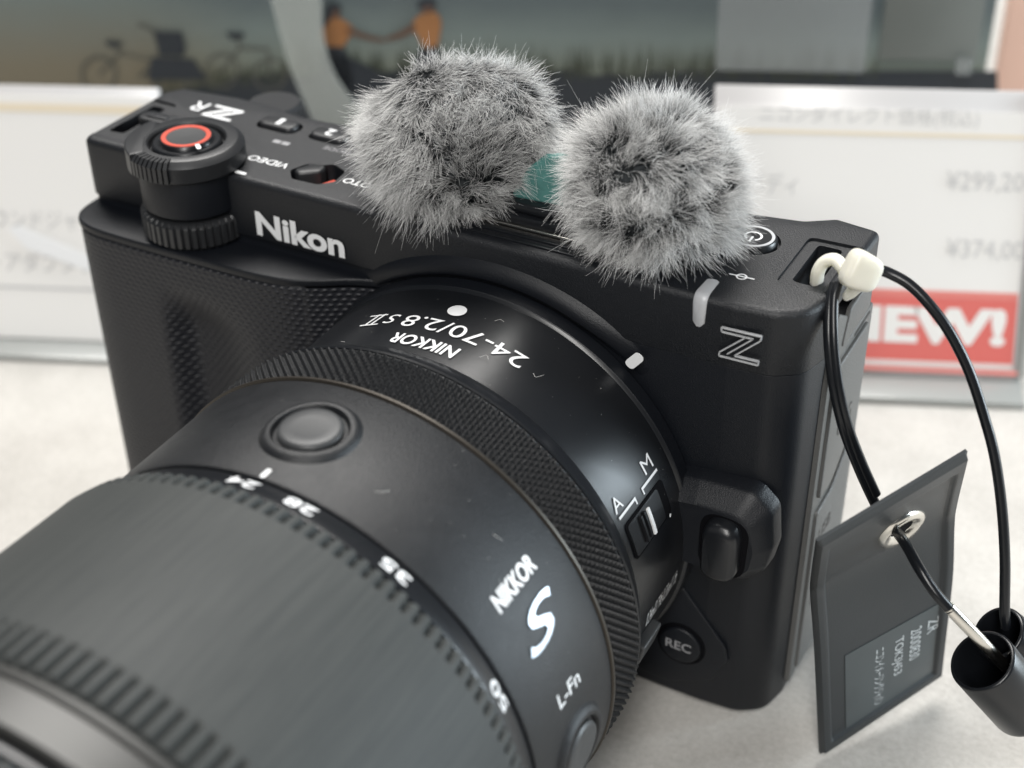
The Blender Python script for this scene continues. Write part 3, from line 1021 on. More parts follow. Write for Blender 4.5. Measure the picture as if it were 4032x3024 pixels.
for P in ([(0, 4.9), (6, 5.1), (6, 4.5), (0, 4.35)], [(3.8, 4.3), (6, 4.4), (2.3, .85), (0, .85)], [(0, .15), (6, .3), (6, .85), (0, .7)]):
    m.put([(X0+a_, 0.30, Y0+b_) for a_, b_ in P], [(0, 1, 2, 3)])
m.build('emblem_face', M['gloss'], COVER, smooth=False, normals=False)

# record button and its raised panel
m = MB()
def yprism(outline, y0, y1, bev, T=None):
    """outline in (x,z) raised towards the viewer from y0 to y1 (y1 < y0)"""
    bm = prism_bm(outline, 0, y0-y1, bt=bev)
    mb = MB(); mb.bm(bm, lambda c: Vector((c.x, y0-c.z, c.y)))
    return mb
yprism(rounded([(108, 26), (116.6, 25), (124.9, 14.8), (125.6, 11.8), (122.5, 5.5), (114.8, 2.4), (106, 3)], [2, 2.5, 2, 2.5, 4, 4, 2], 6), 1.4, 0.45, 0.35).build('record_panel', M['body'], CAMERA)
yprism(circle(117.1, 12.4, 4.4), 0.45, 0.30, 0.1).build('record_button_well_shade', M['hole'], CAMERA)
rb = yprism(circle(117.1, 12.4, 3.7), 0.4, -0.3, 0.35).build('front_record_button', M['body'], CAMERA)
m = MB(); put_text(m, 'REC', lambda x, y: (114.6+x, -0.34, 11.5+y), w=4.6, h=1.9, weight=0.01); m.build('lettering', M['dimwhite'], rb, smooth=False, normals=False)

# lens release housing and button
def loft(o0, y0, o1, y1, mid=None):
    n_ = len(o0)
    rings = [(o0, y0)]+(mid or [])+[(o1, y1)]
    V = []; F = []
    for o_, y_ in rings: V += [(a_, y_, b_) for a_, b_ in o_]
    for i in range(len(rings)-1):
        for k in range(n_): F.append((i*n_+k, i*n_+(k+1) % n_, (i+1)*n_+(k+1) % n_, (i+1)*n_+k))
    F.append(tuple((len(rings)-1)*n_+k for k in range(n_)))
    return V, F
oA = rounded([(111, 33), (127.6, 32.6), (131.0, 36.2), (131.9, 41), (131.2, 47.8), (128.0, 50.6), (119, 50.2), (111, 49)], [2, 3, 3, 4, 3, 3, 5, 2], 7)
oB = rounded([(112.5, 35.2), (126.8, 34.8), (128.9, 37.4), (129.4, 41), (128.6, 45.0), (126.3, 46.8), (119.5, 46.9), (112.5, 46)], [2, 3, 2.5, 3, 2.5, 3, 4, 2], 7)
mid = [([(a_*(1-f)+c_*f, b_*(1-f)+d_*f) for (a_, b_), (c_, d_) in zip(oA, oB)], y_) for f, y_ in ((0.06, -1.3), (0.16, -1.9), (0.86, -3.95))]
V, F = loft(oA, 1.4, oB, -4.35, mid)
RH = add('release_housing', V, F, M['body'], CAMERA, angle=40)
oC = rounded([(120.6, 34.9), (128.2, 34.7), (128.7, 46.2), (120.6, 46.6)], [3.4, 3.2, 3.4, 3.4], 7)
yprism(oC, -4.3, -4.45, 0.06).build('release_gap_shade', M['hole'], RH)  # raised black patch stands in for the shaded gap
RC = (124.6, 40.7)
V, F = loft([(RC[0]+a_, RC[1]+b_) for a_, b_ in capsule(5.9, 11.0, 8)], -4.3, [(RC[0]-0.3+a_, RC[1]-0.3+b_) for a_, b_ in capsule(4.0, 8.4, 8)], -7.2,
            [([(RC[0]+a_, RC[1]+b_) for a_, b_ in capsule(5.8, 10.9, 8)], -5.9), ([(RC[0]-.1+a_, RC[1]-.1+b_) for a_, b_ in capsule(5.3, 10.2, 8)], -6.7)])
add('lens_release_button', V, F, M['gloss'], CAMERA, angle=40)

# right side: port doors -------------------------------------------------
def side_panel(outline, x0, x1, bev, name, mat, parent=None, label=None):
    bm = prism_bm(outline, 0, x1-x0, bt=bev)
    mb = MB(); mb.bm(bm, lambda c: Vector((x0+c.z, c.x, c.y)))
    return mb.build(name, mat, parent or CAMERA, label=label)
side_panel(rounded([(9.6, 2.5), (31.4, 2.5), (31.4, 68), (19.0, 68), (19.0, 72), (11.6, 76.5), (10.2, 64)], 0.9, 3), 132.2, 133.75, 0.3, 'side_frame', M['side'])
D1 = side_panel(rounded([(12.0, 41.5), (18.0, 41.2), (26.0, 46.5), (28.5, 50), (28.5, 66.2), (12.4, 66.2)], 1.2, 3), 133.7, 134.3, 0.3, 'port_door', M['side'])
D2 = side_panel(rounded([(12.0, 4.0), (29.0, 4.0), (29.0, 45.5), (26.6, 44.2), (19.0, 39.0), (12.0, 38.8)], 1.2, 3), 133.7, 134.25, 0.3, 'port_door', M['side'])
side_panel(rounded([(14.6, 68.6), (28.4, 68.6), (28.4, 74.6), (17.0, 74.6)], 1.0, 3), 133.3, 134.0, 0.25, 'hinge_plate', M['side'])
for rx, oz in (((20, 44.2, 27.2, 48.8), 134.32), ((18.6, 60, 26.5, 64.6), 134.32)):
    pass
for (y0, z0, y1, z1) in ((18.5, 40.2, 26.2, 45.2), (22, 66.9, 29.6, 67.0)):
    d = Vector((y1-y0, z1-z0)); d.normalize(); nn = Vector((-d.y, d.x))*0.28
    P = [(y0+nn.x, z0+nn.y), (y1+nn.x, z1+nn.y), (y1-nn.x, z1-nn.y), (y0-nn.x, z0-nn.y)]
    m = MB(); m.put([(133.82, a_, b_) for a_, b_ in P], [(0, 1, 2, 3)])
    m.build('door_groove', M['engrave'], CAMERA, smooth=False, normals=False)
def side_text(s, y0, z0, w_, h_, par, x_):
    m = MB(); put_text(m, s, lambda x, y: (x_, y0+x, z0+y), w=w_, h=h_); m.build('engraving', M['engrave'], par, smooth=False, normals=False)
side_text('CHG', 17.0, 50.5, 7.0, 3.2, D1, 134.36)
side_text('USB', 14.5, 31.0, 6.0, 2.6, D2, 134.31)
side_text('HDMI', 14.5, 17.0, 7.5, 2.6, D2, 134.31)

# ------------------------------------------------------------------ the lens
def LP(y, ang, r):
    a_ = math.radians(ang)
    return (CX+r*math.sin(a_), y, CZ+r*math.cos(a_))
def lens_part(name, prof, mat, parent, n=288, **k):
    V, F = lathe(prof, n)
    return add(name, V, F, mat, parent, **k)
LENS = lens_part('zoom_lens', [(-0.1, 35.0), (-0.1, 36.3), (-0.35, 36.62), (-2.9, 36.5), (-3.2, 36.25), (-3.3, 36.12), (-21.6, 35.95), (-21.9, 35.7), (-22.0, 34.8), (-23, 34.5)],
                 M['gloss'], CAMERA, label='black zoom lens with white lettering')
lens_part('mount_ring', [(-0.15, 36.3), (-0.4, 36.75), (-2.75, 36.62), (-3.0, 36.4)], M['body'], LENS)
lens_part('shoulder_ring', [(-22.1, 34.8), (-22.3, 36.6), (-22.6, 37.0), (-25.0, 38.3), (-26.2, 38.75), (-26.5, 38.6), (-26.6, 37.9)], M['gloss'], LENS)
# diamond knurled control ring
def knurl(y0, y1, r, depth, n_ang, rows, sub=6):
    ny = rows*sub; na = n_ang*sub
    V = np.zeros((ny+1, na, 3))
    jj, kk = np.meshgrid(np.arange(ny+1), np.arange(na), indexing='ij')
    y = y0+(y1-y0)*jj/ny
    u = kk/sub; v = jj/sub
    tri = lambda q: 1-np.abs((q % 1.0)*2-1)
    h = np.minimum(tri(u/1+v/1*0.5+0.25), tri(u/1-v/1*0.5+0.25))
    env = np.clip(np.minimum(v, rows-v)*1.2, 0, 1)
    rr = r-depth+depth*h*env
    a_ = 2*np.pi*kk/na
    V[..., 0] = CX+rr*np.sin(a_); V[..., 1] = y; V[..., 2] = CZ+rr*np.cos(a_)
    idx = np.arange((ny+1)*na).reshape(ny+1, na)
    a0 = idx[:-1]; b0 = idx[1:]
    F = np.stack([a0, np.roll(a0, -1, 1), np.roll(b0, -1, 1), b0], -1).reshape(-1, 4)
    return V.reshape(-1, 3).tolist(), F.tolist()
V, F = knurl(-26.7, -35.5, 39.45, 0.95, 170, 13, 6)
add('control_ring', V, F, M['barrel'], LENS, smooth=False, normals=False)
lens_part('accent_ring', [(-35.5, 38.3), (-35.7, 39.0), (-36.0, 39.35), (-36.35, 39.35), (-36.5, 39.1), (-36.5, 38.6)], M['bronze'], LENS)
BARREL = lens_part('lens_barrel', [(-36.55, 38.5), (-36.6, 38.95), (-36.8, 39.05), (-57.9, 39.05), (-58.3, 38.9), (-58.4, 38.3), (-58.5, 38.0)], M['barrel'], LENS)
lens_part('zoom_scale_ring', [(-58.45, 38.0), (-58.5, 38.6), (-58.7, 38.75), (-62.3, 40.0), (-62.6, 40.0), (-62.7, 39.5)], M['gloss'], LENS)
# rubber zoom ring: flat middle, toothed at both ends
def toothed(segs, n_t, sub=8):
    """segs: list of (y, r, depth) ; depth is cut between the teeth"""
    V = []; F = []
    na = n_t*sub
    prof = [0.0, 0.0, 0.0, 0.0, 0.55, 1.0, 1.0, 0.55][:sub]
    for y, r, d in segs:
        for k in range(na):
            a_ = 2*math.pi*k/na
            rr = r-d*prof[k % sub]
            V.append((CX+rr*math.sin(a_), y, CZ+rr*math.cos(a_)))
    for i in range(len(segs)-1):
        for k in range(na): F.append((i*na+k, i*na+(k+1) % na, (i+1)*na+(k+1) % na, (i+1)*na+k))
    return V, F
V, F = toothed([(-62.7, 39.4, 0), (-62.75, 40.2, 0.5), (-63.0, 40.75, 1.1), (-64.9, 41.15, 1.1), (-65.5, 41.25, 0.6), (-65.8, 41.3, 0.0), (-66.0, 41.3, 0.0), (-75, 41.6, 0), (-85, 42.0, 0), (-94.0, 42.35, 0), (-94.3, 42.35, 0), (-94.5, 42.3, 0.2),
                (-94.9, 42.35, 1.0), (-98.9, 42.5, 1.0), (-99.3, 42.3, 1.0), (-99.5, 41.4, 0.2), (-99.6, 40.8, 0)], 126)
add('zoom_ring', V, F, M['rubber'], LENS, angle=50)
lens_part('front_ring', [(-99.5, 40.4), (-99.7, 41.6), (-100.0, 42.0), (-101.0, 42.2), (-101.2, 41.9), (-101.3, 41.0)], M['brushed'], LENS)
lens_part('front_collar', [(-101.3, 40.8), (-101.4, 41.9), (-101.7, 42.2), (-106.6, 42.3), (-106.9, 42.0), (-107.0, 40.6)], M['brushed'], LENS)
lens_part('groove_ring', [(-107.0, 40.6), (-108.0, 40.6), (-108.1, 41.8), (-108.6, 42.2), (-109.2, 42.2), (-109.5, 41.8)], M['gloss'], LENS)
V, F = toothed([(-109.5, 41.6, 0), (-109.7, 42.2, 0.4), (-110.2, 42.4, 0.9), (-124, 42.4, 0.9), (-124.6, 42.0, 0.2), (-124.8, 41.2, 0)], 126)
add('focus_ring', V, F, M['rubber'], LENS, angle=50)
lens_part('filter_rim', [(-124.8, 41.2), (-125, 42.0), (-138, 42.2), (-141, 42.2), (-142, 41.8), (-142, 39), (-139, 38.4), (-134, 36), (-131, 31)], M['gloss'], LENS)
lens_part('front_element', [(-131, 31), (-134, 20), (-135.4, 8), (-135.6, 0.05)], M['glass'], LENS)

def ring_boss(y0, ang0, r_base, prof, mat, name, parent, n=64):
    """round boss on the barrel: prof = (radius, height above the barrel)"""
    V = []; F = []
    for rad, h in prof:
        for k in range(n):
            t = 2*math.pi*k/n
            V.append(LP(y0+rad*math.cos(t), ang0+math.degrees(rad*math.sin(t)/r_base), r_base+h))
    for i in range(len(prof)-1):
        for k in range(n): F.append((i*n+k, i*n+(k+1) % n, (i+1)*n+(k+1) % n, (i+1)*n+k))
    F.append(tuple((len(prof)-1)*n+k for k in range(n)))
    return add(name, V, F, mat, parent, angle=40)
for an in (-1.2, 92.0):
    fb = ring_boss(-47.3, an, 39.05, [(7.0, -0.1), (6.7, 0.25), (6.2, 0.7), (5.7, 0.85), (5.3, 0.75), (5.0, 0.2), (4.9, -0.4), (3, -0.4)], M['barrel'], 'button_surround', LENS)
    b2 = ring_boss(-47.3, an, 39.05, [(4.45, -0.4), (4.45, 0.55), (4.2, 0.85), (3.7, 0.97), (2.4, 0.85), (1.0, 0.78)], M['button'], 'lens_function_button', LENS)

# lettering on the lens
def lens_text(mb, s, y_base, a_start, h, w_mm, r, dirn='rear', **k):
    """rear: read from behind, runs towards smaller angles, tops towards the front.
       side: read from the grip-less side, runs towards the body, tops towards the top of the lens"""
    dg = 180/math.pi/r
    if dirn == 'rear': fn = lambda x, y: LP(y_base-y, a_start-x*dg, r)
    else: fn = lambda x, y: LP(y_base+x, a_start-y*dg, r)
    put_text(mb, s, fn, w=w_mm, h=h, **k)
R1 = 36.12
m = MB()
lens_text(m, '24-70/2.8', -11.7, 20.9, 3.3, 20.9, R1+0.06)
lens_text(m, 'S', -11.8, -14.2, 2.7, 2.2, R1+0.06, shear=0.2)
lens_text(m, 'II', -11.5, -19.2, 3.2, 2.3, R1+0.06, weight=0.0, shear=0.25)
for yy in (-11.5, -14.5):
    P = [LP(yy-0.08, -18.6, R1+.07), LP(yy-0.08, -24.2, R1+.07), LP(yy-0.42, -24.2, R1+.07), LP(yy-0.42, -18.6, R1+.07)]
    m.put(P, [(0, 1, 2, 3)])
m.build('lettering', M['white'], LENS, smooth=False, normals=False)
m = MB()
lens_text(m, 'NIKKOR', -17.0, 7.2, 2.8, 11.2, R1+0.05, weight=0.02, shear=0.12)
m.build('lettering', M['white'], LENS, smooth=False, normals=False)
m = MB()
lens_text(m, 'M', -10.1, 60.9, 2.3, 2.8, R1+0.08, 'side')
def lbox(a0, a1, y0, y1, r):
    m.put([LP(y0, a0, r), LP(y1, a0, r), LP(y1, a1, r), LP(y0, a1, r)], [(0, 1, 2, 3)])
lbox(62.0, 62.7, -12.5, -7.0, R1+.06); lbox(62.7, 63.9, -12.5, -12.15, R1+.06)
m.build('lettering', M['white'], LENS, smooth=False, normals=False)
m = MB()
lens_text(m, 'A', -20.4, 61.0, 2.2, 2.5, R1+0.06, 'side')
lbox(62.0, 62.7, -20.2, -14.7, R1+.06); lbox(62.7, 63.9, -15.05, -14.7, R1+.06)
m.build('lettering', M['white'], LENS, smooth=False, normals=False)
m = MB()
lens_text(m, '0.24m/0.79ft-0.33m/1.1ft', -17.5, 98.3, 3.0, 11.5, R1+0.06, 'side')
m.build('lettering', M['white'], LENS, smooth=False, normals=False)
m = MB()
pts = [LP(-7.7+0.3*math.cos(t/16*2*math.pi), 74.9+0.5*math.sin(t/16*2*math.pi), R1+.06) for t in range(16)]
m.put(pts, [tuple(range(16))])
m.build('switch_dot', M['white'], LENS, smooth=False, normals=False)
m = MB()
N = 40; V = []
for k in range(N):
    t = 2*math.pi*k/N
    V.append(LP(-8.6+1.5*math.cos(t), -1.7+math.degrees(1.5*math.sin(t)/R1), R1+0.18))
V.append(LP(-8.6, -1.7, R1+0.25))
F = [(k, (k+1) % N, N) for k in range(N)]
add('mounting_dot', V, F, M['white'], LENS, normals=False)
m = MB()
R2 = 39.12
lens_text(m, 'NIKKOR', -52.6, 51.2, 2.6, 10.0, R2, 'side', weight=0.03, shear=0.12)
m.build('lettering', M['white'], BARREL, smooth=False, normals=False)
m = MB()
lens_text(m, 'L-Fn', -50.6, 76.6, 2.3, 5.9, R2, 'side', weight=0.01)
m.build('lettering', M['white'], BARREL, smooth=False, normals=False)
m = MB()
P = [LP(-56.5+x, -1.1+math.degrees(y/R2), R2) for x, y in [(a_-0.85, b_) for a_, b_ in capsule(1.9, 0.75, 5)]]
m.put(P, [tuple(range(len(P)))])
m.build('zoom_index_mark', M['white'], BARREL, smooth=False, normals=False)
m = MB()
lens_text(m, 'S', -52.2, 62.9, 5.6, 9.2, R2+0.16, 'side', weight=0.008, shear=0.35)
m.build('emblem', M['silver'], BARREL, smooth=False, normals=False)
for s_, a_ in (('24', 0.2), ('28', 13.0), ('35', 34.2), ('50', 64.2), ('70', 93.0)):
    dg = 180/math.pi/39.3
    v_, f_, e_ = text2d(s_, 4.4, 2.15, weight=0.02)
    m = MB(); m.put([LP(-59.3-y, a_-x*dg, 38.75+0.12+(0.4+y-0.0)*0.347) for x, y in v_], f_)
    m.build('lettering', M['white'], LENS, smooth=False, normals=False)

# A / M switch
def lens_prism(outline, r0, r1, name, mat, parent, bev=0.0):
    bm = prism_bm(outline, 0, r1-r0, bt=bev)
    bmesh.ops.subdivide_edges(bm, edges=[e for e in bm.edges if e.calc_length() > 1.5], cuts=2, use_grid_fill=False)
    mb = MB(); mb.bm(bm, lambda c: Vector(LP(c.x, 0, 0)) if False else Vector(LP(c.x, c.y*180/math.pi/36.0, r0+c.z)))
    return mb.build(name, mat, parent, smooth=False)
dg = 180/math.pi/36.0
a65, a74 = 64.8/dg, 74.6/dg
lens_prism(rounded([(-19.8, a65), (-7.0, a65), (-7.0, a74), (-19.8, a74)], 0.9, 4), 35.9, 36.18, 'switch_recess_shade', M['hole'], LENS)
SL = lens_prism(rounded([(-19.4, a65+.4), (-9.2, a65+.4), (-9.2, a74-.4), (-19.4, a74-.4)], 0.7, 4), 36.0, 36.32, 'focus_mode_switch', M['black'], LENS)
m_ = []
for yy in (-16.2, -15.0):
    lens_prism([(yy, a65+.9), (yy+0.5, a65+.9), (yy+0.5, a74-.9), (yy, a74-.9)], 36.3, 36.8, 'switch_ridge', M['black'], SL)
lens_prism([(-13.7, a65+1.2), (-13.05, a65+1.2), (-13.05, a74-.5), (-13.7, a74-.5)], 36.3, 36.62, 'switch_mark', M['white'], SL)
# small tab low on the barrel
lens_prism(rounded([(-20, 101/dg), (-13, 101/dg), (-14, 108/dg), (-20, 108/dg)], 0.8, 3), 35.8, 37.6, 'barrel_tab', M['button'], LENS, 0.4)

# ------------------------------------------------------------------ fur windshields and their microphone
def fur_mat(name, root, tip):
    m = new_mat(name, tip, 0.55, spec=0.3)
    nt = m.node_tree
    at = nt.nodes.new('ShaderNodeAttribute'); at.attribute_name = 'len'
    cr = nt.nodes.new('ShaderNodeValToRGB')
    e = cr.color_ramp.elements
    e[0].position = 0.30; e[0].color = (*root, 1)
    e[1].position = 0.95; e[1].color = (*tip, 1)
    q = e.new(0.55); q.color = (*[a_*0.55+b_*0.45 for a_, b_ in zip(root, tip)], 1)
    nt.links.new(at.outputs['Fac'], cr.inputs[0])
    nt.links.new(cr.outputs[0], nt.nodes['Principled BSDF'].inputs['Base Color'])
    return m
M['fur'] = fur_mat('grey_fur', (0.005, 0.008, 0.010), (0.97, 0.97, 0.96))
M['furcore'] = new_mat('fur_backing', (0.028, 0.032, 0.035), 0.9)

def fur_ball(c, rad, nh, length, seed, label, cow, lift=(0, 0, 0), bulge=None):
    """c centre in the body frame, rad = core half axes, cow = list of (direction, strength) the pile parts from"""
    t = thing('fur_windshield', label, 'microphone windshield', (c[0], c[1], 80.6), 'body', group='fur windshields on the camera')
    bm = bmesh.new()
    bmesh.ops.create_icosphere(bm, subdivisions=5, radius=1)
    for v in bm.verts:
        v.co = Vector((c[0]+v.co.x*rad[0], c[1]+v.co.y*rad[1], max(81.0, c[2]+v.co.z*rad[2])))
    mb = MB(); mb.bm(bm); core = mb.build('foam_core', M['furcore'], t)
    rg = np.random.default_rng(seed)
    D = rg.normal(size=(nh, 3)); D /= np.linalg.norm(D, axis=1)[:, None]
    if bulge:
        bd = np.array(bulge[0]); bd = bd/np.linalg.norm(bd)
        rad = np.array(rad)[None]*(1+bulge[1]*np.exp(-((D-bd)**2).sum(1)/bulge[2]))[:, None]
    root = np.array(c)+D*np.array(rad)*0.985
    N = D/np.array(rad); N /= np.linalg.norm(N, axis=1)[:, None]
    # smooth flow field for combing, clump offsets
    def field(P, k, s):
        r_ = np.random.default_rng(s)
        out = np.zeros((len(P), 3))
        for _ in range(7):
            w = r_.normal(size=3)*k; ph = r_.uniform(0, 6.28, 3); am = r_.normal(size=3)
            out += np.sin(P@w)[:, None]*am*np.cos(ph)
        return out/2.2
    fl = field(D, 2.2, seed+1)*0.75+field(D, 6.0, seed+2)*0.55
    # clumps
    nc = nh//22
    CD = rg.normal(size=(nc, 3)); CD /= np.linalg.norm(CD, axis=1)[:, None]
    best = np.zeros(nh, int)
    for i in range(0, nh, 2000):
        best[i:i+2000] = np.argmax(D[i:i+2000]@CD.T, axis=1)
    cl = CD[best]-D
    for dv, st, sp in cow:
        dv = np.array(dv, float); dv /= np.linalg.norm(dv)
        dist = D-dv
        w = np.exp(-(dist**2).sum(1)/sp)
        fl += dist*(st*w)[:, None]*3
    jit = rg.normal(size=(nh, 3))*0.12+rg.normal(size=(nc, 3))[best]*0.40
    dirn = N+fl+jit+np.array(lift)
    dirn -= N*np.minimum(0, (dirn*N).sum(1)-0.35)[:, None]
    dirn /= np.linalg.norm(dirn, axis=1)[:, None]
    curl = field(D, 11.0, seed+3)*0.40+rg.normal(size=(nh, 3))*0.26+np.array((0.0, 0.0, -0.25))
    Ls = length*np.clip(rg.normal(0.95, 0.13, nh), 0.5, 1.3)
    segs = 5
    pts = []
    for j in range(segs+1):
        s = j/segs
        p = root+dirn*(Ls*s)[:, None]+curl*(Ls*s*s*0.8)[:, None]+cl*(np.mean(rad)*0.75*s*s)
        pts.append(p)
    pts = np.array(pts)                       # segs+1, nh, 3
    tip = pts[-1]
    ok = ~((tip[:, 2] < 80.9) & (tip[:, 1] > -0.2)) & ~(pts[2][:, 2] < 80.8)
    pts = pts[:, ok]; n_ = pts.shape[1]
    side = np.cross(pts[-1]-pts[0], rg.normal(size=(n_, 3))); side /= np.linalg.norm(side, axis=1)[:, None]
    oth = np.cross(pts[-1]-pts[0], side); oth /= np.linalg.norm(oth, axis=1)[:, None]
    verts = np.zeros((n_, (segs+1)*3, 3)); lv = np.zeros((n_, (segs+1)*3))
    wd = 0.037
    for j in range(segs+1):
        w = wd*(1-0.80*(j/segs)**1.5)
        for k in range(3):
            th = 2*math.pi*k/3
            verts[:, j*3+k] = pts[j]+side*(w*math.cos(th))+oth*(w*math.sin(th))
            lv[:, j*3+k] = j/segs
    base = (np.arange(n_)*(segs+1)*3)[:, None, None]
    q = []
    for j in range(segs):
        for k in range(3):
            q.append((j*3+k, j*3+(k+1) % 3, (j+1)*3+(k+1) % 3, (j+1)*3+k))
    F = (base+np.array(q)[None]).reshape(-1, 4)
    V = verts.reshape(-1, 3)
    org = np.array(ORIGIN[t.name])
    V = (V-org)*S
    me = bpy.data.meshes.new('fur')
    me.vertices.add(len(V)); me.vertices.foreach_set('co', V.astype(np.float32).ravel())
    me.loops.add(F.size); me.loops.foreach_set('vertex_index', F.astype(np.int32).ravel())
    me.polygons.add(len(F)); me.polygons.foreach_set('loop_start', np.arange(0, F.size, 4, dtype=np.int32))
    me.update(calc_edges=True)
    at = me.attributes.new('len', 'FLOAT', 'POINT'); at.data.foreach_set('value', lv.astype(np.float32).ravel())
    me.materials.append(M['fur'])
    me.shade_smooth()
    o = bpy.data.objects.new('fur', me); COL.objects.link(o); o.parent = t
    ORIGIN[o.name] = ORIGIN[t.name]
    return t
fur_ball((69.3, 11.0, 90.5), (12.0, 11.4, 10.6), 30000, 4.4, 21, 'larger grey fur windshield, the one nearer the white brand lettering',
         [((0.15, -0.85, -0.25), 0.9, 0.08), ((0.5, -0.5, 0.5), 0.5, 0.06)], bulge=((0.85, 0.25, 0.6), 0.30, 0.45))
fur_ball((103.8, 11.6, 90.6), (11.2, 10.8, 10.0), 28000, 4.2, 33, 'smaller grey fur windshield with dark partings, the one beside the power button',
         [((-0.2, -0.65, 0.55), 1.5, 0.10), ((-0.1, -0.95, -0.12), 1.5, 0.12), ((0.3, -0.8, 0.1), -0.8, 0.06)])
mic = thing('microphone', 'small black microphone base between the two fur windshields', 'microphone', (86, 14, 82.6), 'body')
m = MB(); m.box((73, 7.2, 82.65), (99, 22, 84.4), 0.6); m.build('microphone_body', M['gloss'], mic)
V, F = [], []
def teal():
    t = MB()
    P = [(80.0, 84.2), (91.4, 84.2), (90.8, 91.0), (88.6, 92.8), (85.4, 92.0), (82.8, 89.4)]
    ol = rounded([(a_-1.2, b_) for a_, b_ in P], 0.9, 4)
    bm = prism_bm(ol, 0, 2.2, bt=0.6, bb=0.6)
    t.bm(bm, lambda c: Vector((c.x+1.8, 11.2-c.z*0.9+0.10*(c.x-85), c.y)))
    t.build('teal_label', M['teal'], mic)
teal()

# ------------------------------------------------------------------ security tether
def body2w(p): return BODY @ Vector(p)
K = 4032/2212
# white nylon clip round the strap bar
clip = thing('nylon_tie', 'glossy white nylon tie looped through the right strap lug', 'cable tie', body2w((131.8, 16, 77)))
ctr = at_depth(3392, 1068, 215.5)
ux = Vector((CAM_M[0][0], CAM_M[1][0], CAM_M[2][0])); dn = Vector((CAM_M[0][1], CAM_M[1][1], CAM_M[2][1])); fw = Vector((CAM_M[0][2], CAM_M[1][2], CAM_M[2][2]))
def camdir(x, y, z): return (ux*x+dn*y+fw*z)
bm = bmesh.new(); bmesh.ops.create_icosphere(bm, subdivisions=5, radius=1)
ax = camdir(0.90, 0.34, 0.25).normalized(); ay = camdir(-0.35, 0.90, 0.2); ay = (ay-ax*ay.dot(ax)).normalized(); az = ax.cross(ay)
def sq(q, e): return math.copysign(abs(q)**e, q)
for v in bm.verts:
    a_, b_, c_ = [sq(q, 0.50) for q in v.co]
    ln = max(1e-6, (abs(a_)**3.6+abs(b_)**3.6+abs(c_)**3.6)**(1/3.6))
    a_, b_, c_ = a_/ln, b_/ln, c_/ln
    v.co = ctr+ax*(a_*2.65)+ay*(b_*(2.75-0.30*a_))+az*(c_*2.0)
m = MB(); m.bm(bm); m.build('tie_head', M['tie'], clip)
loop = cat([at_depth(3345, 1105, 219), at_depth(3318, 1052, 219), at_depth(3285, 1022, 219.5), at_depth(3246, 1032, 220.5), at_depth(3222, 1068, 221.5), at_depth(3216, 1108, 223)], 8)
m = MB(); V, F = tube(loop, 1.25, 16, flat=0.75); m.put(V, F)
loop = cat([at_depth(3262, 1130, 221), at_depth(3295, 1160, 219.5), at_depth(3340, 1150, 219), at_depth(3370, 1105, 218)], 8)
V, F = tube([at_depth(3378, 1120, 217.4), at_depth(3352, 1150, 218.2), at_depth(3332, 1166, 219.2)], [1.5, 1.2, 0.9], 14, flat=0.7); m.put(V, F)
m.build('tie_loop', M['tie'], clip)

teth = thing('security_cable', 'thin black security cable looping from the white tie to the end cap', 'cable', body2w((140, 14, 60)))
main = cat([at_depth(3455, 1062, 217.2), at_depth(3500, 1075, 217.2), at_depth(3580, 1120, 216.8), at_depth(3660, 1200, 216.6), at_depth(3740, 1310, 217), at_depth(3815, 1460, 218), at_depth(3875, 1640, 219.5),
            at_depth(3917, 1800, 221), at_depth(3945, 2000, 223), at_depth(3957, 2200, 225), at_depth(3956, 2400, 227.5), at_depth(3960, 2470, 229)], 10)
m = MB(); V, F = tube(main, 0.80, 16); m.put(V, F); m.build('upper_strand', M['cable'], teth)
dbl = [(3285, 1120, 219.5), (3268, 1180, 219), (3262, 1290, 218.6), (3268, 1400, 219), (3285, 1530, 220), (3320, 1680, 222), (3372, 1820, 225), (3430, 1950, 229), (3480, 2045, 232), (3527, 2090, 228),
       (3570, 2150, 224), (3620, 2240, 221), (3680, 2330, 220), (3745, 2405, 220)]
m = MB(); V, F = tube(cat([at_depth(*q) for q in dbl], 10), 0.80, 16); m.put(V, F); m.build('lower_strand', M['cable'], teth)
d2 = [(a_+(20 if i > 1 else 16), b_-4, t_-0.5) for i, (a_, b_, t_) in enumerate(dbl[:8])]
m = MB(); V, F = tube(cat([at_depth(*q) for q in d2], 10), 0.72, 16); m.put(V, F); m.build('lower_strand', M['cable'], teth)
m = MB(); V, F = tube([at_depth(3735, 2390, 220), at_depth(3840, 2500, 221.8), at_depth(3960, 2625, 227)], 0.93, 20); m.put(V, F); m.build('crimp_sleeve', M['chrome'], teth)

